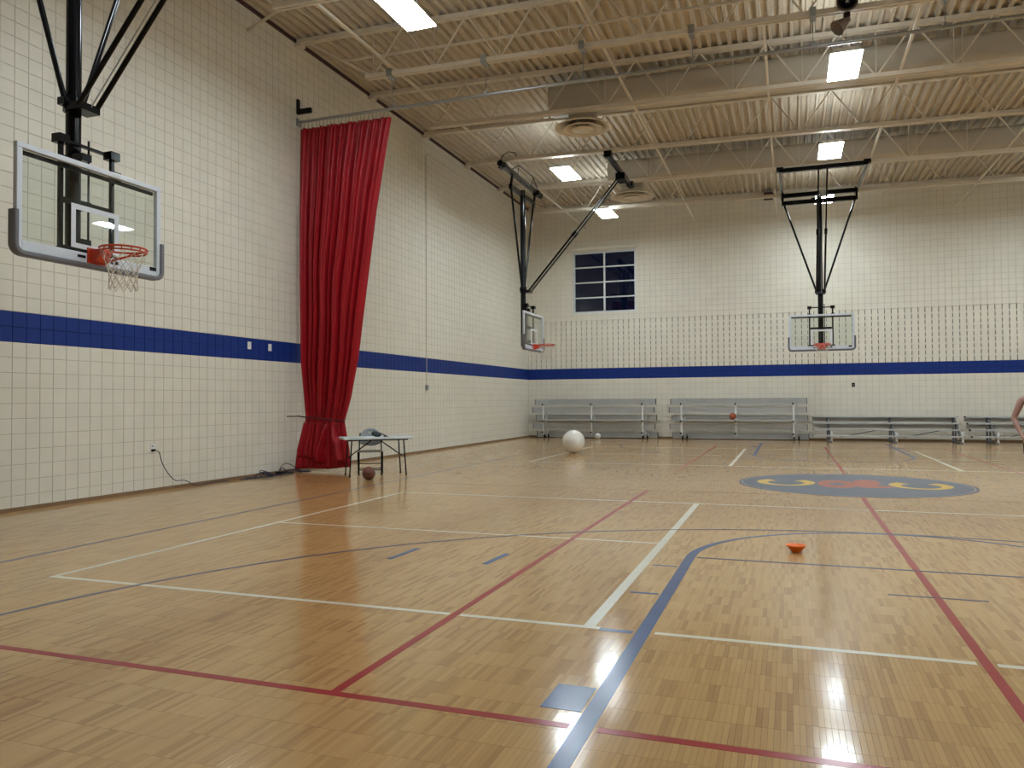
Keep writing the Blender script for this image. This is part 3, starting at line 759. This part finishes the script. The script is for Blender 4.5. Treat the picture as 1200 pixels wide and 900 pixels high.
    return t
def bevel_box(x0, x1, y0, y1, z0, z1): return MB().box(x0, x1, y0, y1, z0, z1)
hoop((-7.0, 6.36, 0), 0, 'glass-backboard hoop with white net in front of the bare block wall', 'side')
hoop((-7.0, 21.65, 0), 0, 'glass-backboard hoop with angled fold brace near the window corner', 'side', -1.88, 1.12)
hoop((.94, 25.10, 0), -PI/2, 'glass-backboard hoop facing the court in front of slotted end wall', 'end')

# ================================================================== CURTAIN
def interp(tab, z):
    for (za, a), (zb_, b) in zip(tab, tab[1:]):
        if za >= z >= zb_: return a+(b-a)*(za-z)/(za-zb_) if za > zb_ else a
    return tab[-1][1]
CY0 = 13.80
Lt = [(7.14, -9.60), (5.4, -9.60), (3.6, -9.58), (2.3, -9.55), (1.12, -9.48), (.9, -9.51), (.45, -9.60), (0, -9.61)]
Rt = [(7.14, -7.46), (5.3, -7.80), (3.5, -8.06), (2.3, -8.23), (1.5, -8.40), (1.02, -8.55), (.8, -8.51), (.45, -8.44), (0, -8.40)]
cur = thing('divider_curtain', 'red vinyl divider curtain gathered and tied against the block wall', 'curtain', (-9.0, CY0, 0))
def pleats(n, seed, lo, hi):
    q = random.Random(seed); e = [0.0]
    for i in range(n): e.append(e[-1]+q.uniform(lo, hi))
    e = [v/e[-1] for v in e]; am = [q.uniform(.6, 1.15) for _ in range(n)]; return e, am
FINE, WIDE = pleats(21, 3, .7, 1.3), pleats(9, 9, .5, 1.6)
def pleat(tab, u):
    e, am = tab
    for i in range(len(am)):
        if e[i] <= u <= e[i+1]+1e-9:
            f = (u-e[i])/(e[i+1]-e[i]); return am[i]*abs(math.sin(PI*min(1, max(0, f))))**.8
    return 0
LA1 = [(7.2, .055), (5.8, .038), (4.0, .020), (2.0, .014), (1.08, .018), (.6, .012), (0, .010)]
LA2 = [(7.2, .060), (6.2, .12), (4.0, .19), (2.2, .18), (1.3, .08), (1.06, .045), (.8, .075), (.3, .10), (0, .10)]
def curtain_y(u, z): return CY0+.05-interp(LA1, z)*pleat(FINE, u)-interp(LA2, z)*pleat(WIDE, u)
def curtain_sheet(z_hi, z_lo_fn, nz, nu, yfn, dl=0, dr=0):
    vs = []; fs = []
    for a in range(nz+1):
        for b in range(nu+1):
            u = b/nu; z = z_hi+(z_lo_fn(u)-z_hi)*(a/nz)
            l, r = interp(Lt, z)+dl, interp(Rt, z)+dr
            sway = .018*math.sin(2.1*z+5*u)*math.sin(PI*u)*min(1, max(0, (6.8-z)/3))
            vs.append((l+(r-l)*min(1, max(0, u+sway)), yfn(u, z), z))
    for a in range(nz):
        for b in range(nu): q = a*(nu+1)+b; fs.append((q, q+1, q+nu+2, q+nu+1))
    return MB().add(vs, fs)
def front_y(u, z):
    y = curtain_y(u, z)
    if z < 1.0:          # below the tie the cloth parts in an inverted V
        wv_ = .012+.14*min(1, (1.0-z)/.75); d = abs(u-.66)
        if d < wv_: y += .26*(1-d/wv_)*min(1, (1.0-z)/.25)
        elif d < wv_+.10: y -= .12*math.sin(PI*(d-wv_)/.10)*min(1, (1.0-z)/.3)
        y -= (.05*math.sin(PI*u)+.13*(1-u)**3)*min(1, (1.0-z)/.6)
    return y
hem = lambda u: .30-.11*min(1, u*2.2)+.02*math.sin(9*u)
cs = obj('curtain_sheet', curtain_sheet(7.13, hem, 110, 380, front_y), 'vinyl', cur, True)
so = cs.modifiers.new('thickness', 'SOLIDIFY'); so.thickness = .004
c2 = obj('inner_layer', curtain_sheet(1.0, lambda u: .035+.05*u+.012*math.sin(8*u), 16, 160, lambda u, z: CY0+.03-.05*pleat(WIDE, u)-(.03+.16*(1-u)**3)*(1-z*.8), 0, .01), 'vinyl', cur, True)
so = c2.modifiers.new('thickness', 'SOLIDIFY'); so.thickness = .004
tie = [(-9.63, CY0-.02, 1.13)]+[(interp(Lt, 1.07)+(interp(Rt, 1.05)-interp(Lt, 1.07))*i/14, CY0-.045-.03*math.sin(PI*i/14), 1.115-.08*(i/14)) for i in range(15)]+[(-8.545, CY0+.03, 1.03)]
obj('tie_strap', MB().tube(tie, .014, 6), 'rust', cur, True)
obj('strap_anchor', MB().tube([(WX+.004, 13.42, 1.13), (WX+.03, 13.60, 1.13), (WX+.04, 13.78, 1.13)], .010, 6), 'blackm', cur, True)
for i in range(24):
    u = (i+.5)/24; x = interp(Lt, 7.1)+(interp(Rt, 7.1)-interp(Lt, 7.1))*u; y = CY0-.01
    obj('hook_chain', MB().tube([(x, curtain_y(u, 7.12), 7.10), (x, CY0, 7.256)], .007, 5), 'galv', cur)
trk = thing('curtain_track', 'galvanised curtain track tube hung below a roof joist', 'curtain track', (WX, CY0, 7.28))
obj('track_tube', MB().tube([(WX+.02, CY0, 7.29), (RX-.05, CY0, 7.29)], .030, 12), 'galv', trk, True)
for i, x in enumerate((-7.42, -5.40, -3.48, -1.52, .45, 2.4, 4.4, 6.4)):
    zc_ = ZD(x)-JD
    obj('hanger_rod', MB().tube([(x, CY0, 7.29), (x, CY0-.02, zc_-.02)], .009, 6), 'galv', trk)
    obj('joist_clamp', MB().box(x-.05, x+.05, 13.63, 13.87, zc_-.075, zc_+.075), 'galv', trk)
    obj('tube_saddle', MB().box(x-.03, x+.03, CY0-.036, CY0+.036, 7.285, 7.36), 'galv', trk)
obj('wall_flange', MB().box(WX+.001, WX+.03, CY0-.06, CY0+.06, 7.2, 7.36), 'galv', trk)
lb = thing('wall_bracket', 'small black L-shaped bracket on the wall above the curtain top', 'bracket', (WX, 13.85, 7.4))
obj('upright', MB().box(WX+.001, WX+.04, 13.74, 13.82, 7.45, 7.76), 'blackm', lb)
obj('arm', MB().box(WX+.04, WX+.34, 13.75, 13.81, 7.45, 7.55), 'blackm', lb)

# ================================================================== WALL FITTINGS
for y, l in ((12.24, 'white switch plate on blue stripe, farther from the red curtain'), (12.86, 'white switch plate on blue stripe, closer to the red curtain')):
    sp = thing('switch_plate', l, 'switch plate', (WX, y, 2.5), 0, 'switch plates on the blue stripe')
    bevel(obj('plate', MB().box(WX+.001, WX+.010, y-.05, y+.05, 2.43, 2.57), 'plate', sp), .003)
    obj('toggle', MB().box(WX+.010, WX+.022, y-.008, y+.008, 2.49, 2.515), 'plate', sp)
ot = thing('wall_outlet', 'white wall outlet with a dark cord plugged in', 'outlet', (WX, 9.86, .66))
bevel(obj('plate', MB().box(WX+.001, WX+.009, 9.825, 9.905, .64, .76), 'plate', ot), .003)
obj('socket', MB().box(WX+.009, WX+.012, 9.845, 9.885, .71, .74), 'seat', ot)
cd = thing('power_cord', 'dark cord drooping from wall outlet down to the baseboard', 'cord', (WX, 9.86, 0))
obj('plug', MB().box(WX+.011, WX+.055, 9.83, 9.88, .645, .68), 'blackm', cd)
def smooth_path(pts, n=8):
    pts = [Vector(p) for p in pts]; out = []
    for i in range(len(pts)-1):
        a, b, c, d = pts[max(i-1,0)], pts[i], pts[i+1], pts[min(i+2,len(pts)-1)]
        for k_ in range(n):
            t = k_/n; out.append(.5*((2*b)+(c-a)*t+(2*a-5*b+4*c-d)*t*t+(3*b-a-3*c+d)*t**3))
    return out+[pts[-1]]
obj('cable', MB().tube(smooth_path([(WX+.05, 9.87, .66), (WX+.06, 9.95, .62), (WX+.04, 10.03, .45), (WX+.05, 10.15, .27), (WX+.06, 10.30, .14), (WX+.07, 10.50, .12), (WX+.10, 10.68, .03), (WX+.12, 10.75, .012), (WX+.06, 11.1, .012), (WX+.05, 11.6, .012)]), .007, 6), 'cord', cd, True)
cp = thing('cable_tangle', 'tangled dark blue cables lying along the baseboard by the curtain', 'cables', (WX+.15, 12.6, 0))
rr = random.Random(11)
for k_ in range(5):
    pts = []; y = 11.65+.25*k_
    for i in range(10):
        pts.append((WX+.06+rr.uniform(0, .28), y+rr.uniform(-.05, .25), .012 if i % 3 else rr.uniform(.012, .12))); y += rr.uniform(.02, .22)
    pts[0] = (*pts[0][:2], .012); pts[-1] = (*pts[-1][:2], .012)
    obj('cable', MB().tube(smooth_path(pts), .009, 6), 'cord', cp, True)
obj('cable_loop', MB().tube(smooth_path([(WX+.15, 12.95, .012), (WX+.12, 13.05, .13), (WX+.10, 13.25, .19), (WX+.14, 13.45, .12), (WX+.25, 13.5, .012), (WX+.45, 13.62, .012)]), .008, 6), 'cord', cp, True)
bevel(obj('adapter', MB().box(WX+.12, WX+.24, 12.88, 13.08, 0.001, .055), 'blackm', cp), .008)
ct = thing('wall_conduit', 'thin cream conduit with small box running up the block wall', 'conduit', (WX, 19.9, 1.8))
obj('pipe', MB().tube([(WX+.012, 19.9, 1.86), (WX+.012, 19.9, 8.40), (WX+.012, 19.94, 8.46), (WX+.012, 22.2, 8.46)], .012, 8), 'steel', ct, True)
obj('junction_box', MB().box(WX+.001, WX+.05, 19.84, 19.96, 1.74, 1.88), 'galv', ct)
o2 = thing('wall_box', 'small dark outlet box on end wall above the low bleachers', 'outlet', (2.08, FY, 1.9))
obj('cover', MB().box(2.03, 2.13, FY-.03, FY-.001, 1.83, 1.97), 'blackm', o2); obj('socket', MB().box(2.06, 2.10, FY-.034, FY-.03, 1.86, 1.93), 'pad', o2)
rb = thing('fire_bell', 'small dark red alarm box high on end wall beside hoop frame', 'alarm box', (-.53, FY-.1, 8.5))
obj('housing', MB().box(-.75, -.45, FY-.32, FY-.052, 8.49, 8.72), 'rust', rb); obj('bracket', MB().box(-.45, -.36, FY-.24, FY-.052, 8.55, 8.68), 'rust', rb); 
# horn loudspeakers under the joist
hs = thing('horn_loudspeaker', 'round bronze loudspeaker clamped to joist above the high-bay light', 'loudspeaker', (.97, 13.62, 7.8))
obj('horn_rim', MB().lathe((.97, 13.55, 7.86), [(.14, 0), (.165, .01), (.165, .05), (.10, .14), (.06, .2), (.001, .2)], 28, ax='y'), 'bronze', hs, True)
obj('horn_throat', MB().lathe((.97, 13.55, 7.86), [(.145, .02), (.08, .09), (.05, .10), (.001, .10)], 28, ax='y'), 'blackm', hs, True)
obj('driver', MB().sphere((.97, 13.60, 7.86), .035), 'galv', hs, True)
obj('joist_bracket', MB().box(.92, 1.02, 13.70, 13.78, 7.66, 7.74), 'bronze', hs)
h2 = thing('bell_horn', 'brown cone-shaped horn hanging below the round loudspeaker', 'loudspeaker', (.87, 13.75, 7.5))
hb = MB().lathe((0, 0, 0), [(.001, .16), (.05, .16), (.06, .10), (.10, 0), (.135, -.09), (.13, -.10), (.08, -.02), (.001, .02)], 24)
rot = Matrix.Rotation(math.radians(48), 4, 'Y') @ Matrix.Rotation(math.radians(-18), 4, 'X')
hb.v = [tuple((rot @ Vector(v))+Vector((.88, 13.72, 7.55))) for v in hb.v]
obj('bell', hb, 'greyhorn', h2, True)
obj('stem', MB().tube([(.97, 13.74, 7.64), (.97, 13.74, 7.77)], .02, 8), 'greyhorn', h2)

# ================================================================== BLEACHERS
def tipped_bleacher(xa, xb, label):
    t = thing('folded_bleacher', label, 'bleachers', ((xa+xb)/2, 28.5, 0), 0, 'tipped-up aluminium bleachers')
    rows = [(1.36, 28.68, 0), (1.055, 28.42, -.04), (.765, 28.72, .05), (.455, 28.45, 0), (.135, 28.74, .10)]
    for k_, (z, y, sh) in enumerate(rows):
        pl = obj('plank', MB().box(xa+sh*.5, xb+sh*.5, y-.012, y+.022, z-.107, z+.107), 'alu', t)
        for dz in (-.099, 0, .099): obj('plank_rib', MB().box(xa+sh*.5, xb+sh*.5, y-.034, y-.012, z+dz-.010, z+dz+.010), 'alu', pl)
        for xe in (xa+sh*.5, xb+sh*.5): obj('end_cap', MB().box(xe-.008, xe+.008, y-.035, y+.024, z-.105, z+.105), 'blackm', pl)
    obj('seat_ledge', MB().box(xa+.42, xb-.42, 28.10, 28.328, .672, .712), 'alu', t)
    for f in (.09, .495, .905):
        x = xa+(xb-xa)*f
        fr = obj('frame_post', MB().box(x-.028, x+.028, 28.33, 28.365, .13, 1.22), 'plate', t)
        obj('frame_arm', MB().beam((x+.06, 28.40, 1.30), (x+.06, 28.74, 1.30), .04, .06).beam((x+.06, 28.38, .72), (x+.06, 28.74, .72), .04, .06).beam((x+.06, 28.40, .20), (x+.06, 28.74, .20), .04, .06), 'alu', t)
        obj('rear_post', MB().box(x+.08, x+.13, 28.46, 28.50, .10, 1.45), 'alu', t)
        for z in (1.27, .66, .22): obj('bolt', MB().lathe((x-.02, 28.305, z), [(.001, 0), (.032, 0), (.032, .03), (.001, .03)], 12, ax='y'), 'blackm', t)
    for f in (.105, .915):
        x = xa+(xb-xa)*f
        for dx in (-.04, .12):
            wh = obj('wheel', MB().lathe((x+dx, 28.42, .075), [(.001, -.025), (.06, -.025), (.075, -.015), (.075, .015), (.06, .025), (.001, .025)], 20, ax='x'), 'blackm', t, 40)
            obj('caster_fork', MB().box(x+dx-.035, x+dx+.035, 28.39, 28.45, .10, .20), 'galv', wh)
    return t
tipped_bleacher(-9.24, -4.60, 'tipped-up aluminium bleacher in the corner behind the big white ball')
tipped_bleacher(-4.06, .58, 'tipped-up aluminium bleacher with a basketball resting on it')
def low_bleacher(xa, xb, frames, label):
    t = thing('low_bleacher', label, 'bleachers', ((xa+xb)/2, 28.3, 0), 0, 'low aluminium bleachers')
    for z, y, wd in ((.235, 27.62, .24), (.435, 27.90, .24), (.635, 28.26, .24), (.84, 28.62, .25)):
        pl = obj('plank', MB().box(xa, xb, y-wd/2, y+wd/2, z-.042, z), 'alu', t)
        obj('nosing', MB().box(xa, xb, y-wd/2-.006, y-wd/2, z-.045, z+.002), 'alu', pl)
        for xe in (xa, xb): obj('end_cap', MB().box(xe-.006, xe+.006, y-wd/2-.008, y+wd/2, z-.047, z+.003), 'blackm', pl)
    obj('riser', MB().box(xa, xb, 28.755, 28.77, .66, .84), 'alu', t)
    obj('riser', MB().box(xa, xb, 28.40, 28.415, .46, .62), 'alu', t)
    for x in frames:
        obj('front_leg', MB().box(x+.055, x+.115, 27.57, 27.62, .0, .36), 'plate', t)
        obj('rear_leg', MB().box(x-.03, x+.03, 28.60, 28.65, .0, .80), 'pad', t)
        obj('frame_rail', MB().beam((x+.03, 27.6, .17), (x+.03, 28.62, .77), .045, .06), 'pad', t)
        obj('base_rail', MB().box(x-.02, x+.10, 27.56, 28.66, .0, .045), 'pad', t)
        obj('mid_post', MB().box(x-.02, x+.03, 28.22, 28.27, .045, .60), 'pad', t)
    for a, b in zip(frames, frames[1:]):
        obj('cross_brace', MB().beam((a+.4, 28.42, .14), (b-.3, 28.42, .40), .02, .03), 'pad', t)
    return t
low_bleacher(.74, 5.12, (1.22, 3.14, 5.0), 'low aluminium bleacher beside the tipped-up bleachers')
low_bleacher(5.34, 9.7, (5.96, 7.6, 9.3), 'low aluminium bleacher behind the person')

# ================================================================== BALLS, CONE
def seams(t, c, r, mt='seam'):
    c = Vector(c)
    for ax in ('x', 'y', 'z'): obj('seam', MB().ring(c, r*.998, r*.022, ax=ax, n=36, m=5), mt, t, True)
    for s in (-1, 1):
        pts = []
        for i in range(36):
            a = 2*PI*i/36; d = Vector((s*.72+.20*s*math.cos(2*a)*0, math.cos(a), math.sin(a))); d.x = s*(.62+.12*math.cos(2*a)); pts.append(c+d.normalized()*r*.998)
        obj('seam', MB().tube(pts, r*.022, 5, closed=True), mt, t, True)
def basketball(x, y, z, mt, label):
    t = thing('basketball', label, 'basketball', (x, y, z))
    obj('skin', MB().sphere((x, y, z+.121), .12, 32, 18), mt, t, True); seams(t, (x, y, z+.121), .12)
basketball(-7.22, 12.50, 0, 'ball', 'brown basketball on the floor in front of the folding table')
basketball(-1.86, 28.215, .7122, 'ball2', 'orange basketball resting on a ledge of the tipped-up bleacher')
eb = thing('exercise_ball', 'large pearl white exercise ball on the floor before the bleachers', 'exercise ball', (-5.50, 20.4, 0))
obj('skin', MB().sphere((-5.50, 20.4, .312), .31, 40, 24), 'pearl', eb, True)
for k_ in range(-3, 4):
    zz = .07*k_; obj('ridge', MB().ring((-5.50, 20.4, .312+zz), math.sqrt(.31**2-zz**2)-.0005, .0028, n=48, m=5), 'pearl', eb, True)
obj('valve_plug', MB().lathe((-5.50, 20.4-.308, .312), [(.001, -.006), (.012, -.006), (.012, .01)], 12, ax='y'), 'plate', eb)
vb = thing('volleyball', 'small white ball on the floor against the corner bleacher', 'ball', (-6.66, 28.15, 0))
obj('skin', MB().sphere((-6.66, 28.15, .106), .105, 28, 16), 'plate', vb, True)
for ax in ('x', 'y', 'z'): obj('seam', MB().ring((-6.66, 28.15, .106), .1045, .002, ax=ax, n=32, m=5), 'pad', vb, True)
cn = thing('disc_cone', 'orange plastic disc cone lying upside down on the court', 'disc cone', (.045, 7.75, 0))
obj('cone_body', MB().lathe((.045, 7.75, 0), [(.028, .001), (.036, .0), (.040, .004), (.085, .058), (.094, .062), (.094, .066), (.084, .064), (.036, .008), (.028, .006)], 36), 'orange', cn, True)
obj('centre_ring', MB().ring((.045, 7.75, .005), .032, .005, n=28), 'orange', cn, True)

# ================================================================== TABLE, CHAIR, BAG
ta = math.radians(42); tx, ty = -7.56, 13.36
tb = thing('folding_table', 'pale plastic folding table with dark legs beside the curtain', 'table', (tx, ty, 0), ta)
def tp(name, mb, mt, sm=False, parent=None): return obj(name, mb, mt, parent or tb, sm, local=True)
tp_top = bevel(tp('tabletop', MB().box(-.66, .66, -.29, .29, .70, .745), 'ivory'), .012)
tp('apron_rail', MB().box(-.58, .58, -.24, -.21, .675, .70), 'blackm'); tp('apron_rail', MB().box(-.58, .58, .21, .24, .675, .70), 'blackm')
for s in (-1, 1):
    for sy in (-1, 1):
        lg = tp('leg', MB().tube([(s*.50, sy*.20, .70), (s*.545, sy*.22, 0.01)], .0135, 10), 'black', True)
        tp('foot_cap', MB().lathe((s*.545, sy*.22, 0), [(.001, 0), (.018, 0), (.018, .03), (.001, .03)], 10), 'blackm', False, lg)
    tp('leg_crossbar', MB().tube([(s*.52, -.21, .36), (s*.52, .21, .36)], .010, 8), 'black', True)
    tp('brace_bar', MB().tube([(s*.52, 0, .36), (s*.06, 0, .69)], .011, 8), 'black', True)
bg = thing('dark_pouch', 'small dark pouch lying on the folding table', 'pouch', (-7.48, 13.25, .745))
pm = MB().sphere((-7.48, 13.25, .80), .1, 24, 14, (1.0, .65, .55)); pm.v = [(x+(.02*math.sin(9*y)), y, max(.7455, z+.012*math.sin(25*x+3*y))) for x, y, z in pm.v]
obj('body', pm, 'dark', bg, True)
obj('strap', MB().tube(smooth_path([(-7.44, 13.24, .80), (-7.37, 13.27, .80), (-7.31, 13.30, .765), (-7.29, 13.33, .755), (-7.36, 13.31, .755)]), .012, 6), 'dark', bg, True)
cdir = math.atan2(-13.62, 7.66)          # the chair faces the room
ch = thing('folding_chair', 'grey folding chair with dark steel legs behind the pale table', 'chair', (-7.76, 13.50, 0), cdir+PI/2)
def cp_(name, mb, mt, sm=False, parent=None): return obj(name, mb, mt, parent or ch, sm, local=True)   # local: faces -y
HW = .215
for s in (-1, 1):
    cp_('back_leg_tube', MB().tube([(s*HW, -.20, .01), (s*HW, .02, .42), (s*HW*.98, .16, .70), (s*HW*.92, .19, .80)], .0125, 10), 'black', True)
    cp_('rear_leg', MB().tube([(s*(HW+.022), .22, .01), (s*(HW+.022), -.10, .44)], .0125, 10), 'black', True)
    for yy, xx in ((-.20, HW), (.22, HW+.022)): cp_('foot_cap', MB().lathe((s*xx, yy, 0), [(.001, 0), (.017, 0), (.017, .03), (.001, .03)], 10), 'blackm')
sv = MB().prism([(-.19,-.20),(.19,-.20),(.215,-.12),(.20,.17),(.14,.21),(-.14,.21),(-.20,.17),(-.215,-.12)], .435, .462)
bevel(cp_('seat', sv, 'seat'), .008)
vs = []; fs = []; nA, nB = 20, 12
for i in range(nA+1):
    g = i/nA*2-1; x = .232*g
    zt_, zb_ = .885-.18*abs(g)**2.8, .545+.07*abs(g)**2.2
    for j in range(nB+1):
        f = j/nB; z = zb_+(zt_-zb_)*f; vs.append((x, .155+.22*(z-.62)-.035*(1-g*g)*-1, z))
for i in range(nA):
    for j in range(nB):
        if 8 <= i <= 11 and j == nB-3: continue           # hand slot
        q = i*(nB+1)+j; fs.append((q, q+1, q+nB+2, q+nB+1))
bk = cp_('backrest', MB().add(vs, fs), 'chairgrey', True); so = bk.modifiers.new('thickness', 'SOLIDIFY'); so.thickness = .018
cp_('rung', MB().tube([(-HW, -.155, .095), (HW, -.155, .095)], .009, 8), 'black', True)
cp_('rung', MB().tube([(-HW-.02, .155, .10), (HW+.02, .155, .10)], .009, 8), 'black', True)
cp_('rung', MB().tube([(-HW-.02, .085, .20), (HW+.02, .085, .20)], .009, 8), 'black', True)

# ================================================================== PERSON at the right edge of the view
px_, py_ = 3.23, 12.55
pr = thing('person', 'person in maroon sleeveless top with hand at hip near low bleachers', 'person', (px_, py_, 0), math.radians(-8))
def skin_obj(name, chains, mt, parent, sub=2):
    """chains: list of polylines [(x,y,z,r),...]; joints that coincide are shared"""
    vs, es, rad, key = [], [], [], {}
    def vid(p):
        k_ = tuple(round(c, 4) for c in p[:3])
        if k_ not in key: key[k_] = len(vs); vs.append(p[:3]); rad.append(p[3])
        return key[k_]
    for c in chains:
        ids = [vid(p) for p in c]
        es += [(a, b) for a, b in zip(ids, ids[1:])]
    me = bpy.data.meshes.new(name); me.from_pydata(vs, es, []); me.materials.append(MT[mt])
    o = bpy.data.objects.new(name, me); C.objects.link(o); o.parent = parent
    m = o.modifiers.new('skin', 'SKIN'); m.use_smooth_shade = True
    for i, r in enumerate(rad):
        sv_ = me.skin_vertices[0].data[i]; sv_.radius = r if isinstance(r, tuple) else (r, r); sv_.use_root = (i == 0)
    s = o.modifiers.new('sub', 'SUBSURF'); s.levels = sub; s.render_levels = sub
    return o
pel = (0, 0, .98, .125); spn = (0, .01, 1.14, .115); che = (0, .0, 1.32, .135); nek = (0, .01, 1.49, .058); hd0 = (0, -.01, 1.585, .072); hd1 = (0, -.012, 1.68, .088); hd2 = (0, -.0, 1.765, .06)
ch_ = [[pel, spn, che, nek, hd0, hd1, hd2]]
for s in (-1, 1):
    hip = (s*.095, 0, .92, .092); kn = (s*.115, -.015, .50, .058); an = (s*.12, .03, .09, .040); he = (s*.12, -.03, .045, .038); to = (s*.13, -.15, .03, .032)
    ch_.append([pel, hip, (s*.108, -.008, .70, .076), kn, (s*.118, .02, .36, .055), an, he, to])
    sh = (s*.185, .0, 1.405, .058)
    if s < 0:   # raised elbow, hand towards the hip: the arm seen at the edge of the picture
        el = (-.280, .03, 1.135, .040); wr = (-.205, -.10, .915, .028); pa = (-.185, -.135, .872, .033); dv = Vector((.35, -.30, -.88)).normalized()
    else:
        el = (.265, .03, 1.11, .040); wr = (.275, -.03, .86, .028); pa = (.275, -.05, .80, .033); dv = Vector((0, -.15, -1)).normalized()
    ch_.append([che, (s*.11, 0, 1.405, .075), sh, ((sh[0]+el[0])/2, .012, (sh[2]+el[2])/2, .047), el, ((el[0]*.6+wr[0]*.4), (el[1]*.6+wr[1]*.4), (el[2]*.6+wr[2]*.4), .038), wr, pa])
    side = dv.cross(Vector((1, 0, 0))).normalized()
    pv_ = Vector(pa[:3])
    for k_, (o_, ln) in enumerate(((-.028, .070), (-.009, .082), (.010, .076), (.028, .060))):
        b0 = pv_+side*o_+dv*.028; b1 = b0+dv*ln*.5+Vector((.006*-s, -.004, 0)); b2 = b1+dv*ln*.5+Vector((.016*-s, -.012, 0))
        ch_.append([pa, (*b0, .0105), (*b1, .0092), (*b2, .0082)])
    th = pv_+side*-.03-dv*.005; t2 = th+dv*.03+side*-.022; t3 = t2+dv*.026+side*-.004
    ch_.append([pa, (*th, .0125), (*t2, .0105), (*t3, .009)])
body = skin_obj('body', ch_, 'skin', pr)
tp_ = skin_obj('sleeveless_top', [[(0, 0, .93, .150), (0, .01, 1.14, .135), (0, .0, 1.32, .152), (0, .008, 1.42, .100)], [(0, .0, 1.32, .152), (-.10, 0, 1.405, .085)], [(0, .0, 1.32, .152), (.10, 0, 1.405, .085)]], 'shirt', pr)
sh_ = skin_obj('shorts', [[(0, 0, 1.0, .132), (0, 0, .93, .128), (-.09, 0, .84, .102), (-.10, -.01, .58, .086)], [(0, 0, .93, .128), (.09, 0, .84, .102), (.10, -.01, .58, .086)]], 'shorts', pr)
hm = MB()
hm.sphere((0, .012, 1.715), .108, 24, 14, (.86, 1.02, .98)); hm.v = [(x, y, z) if (z > 1.70 or y > .02) else (x*.82, y*.80+.012, z+.01) for x, y, z in hm.v]
obj('hair', hm, 'hair', pr, True, local=True)
for s in (-1, 1):
    ey = obj('eye', MB().sphere((s*.031, -.088, 1.665), .012, 12, 8), 'plate', pr, True, local=True); obj('iris', MB().sphere((s*.031, -.0965, 1.665), .0055, 10, 6), 'hair', ey, True, local=True)
    obj('ear', MB().sphere((s*.088, .0, 1.655), .028, 12, 8, (.35, .7, 1.1)), 'skin', pr, True, local=True)
    sho = MB().sphere((s*.125, -.055, .045), .05, 20, 12, (.92, 2.75, .95)); sho.v = [(x, y, max(.0, z)) for x, y, z in sho.v]
    obj('shoe', sho, 'shoe', pr, True, local=True)
obj('nose', MB().add([(0, -.118, 1.632), (-.016, -.088, 1.625), (.016, -.088, 1.625), (0, -.092, 1.672), (0, -.09, 1.618)], [(0, 1, 3), (0, 3, 2), (0, 2, 4), (0, 4, 1), (1, 4, 2, 3)]), 'skin', pr, True, local=True)
obj('mouth', MB().tube([(-.022, -.089, 1.596), (0, -.096, 1.594), (.022, -.089, 1.596)], .005, 6), 'shirt', pr, True, local=True)
# night ground outside the window
tag(obj('outside_ground', MB().box(-30, 30, FY+.5, FY+40, -.3, -.05), 'outside'), 'dark night ground outside the window', 'ground', kind='structure')
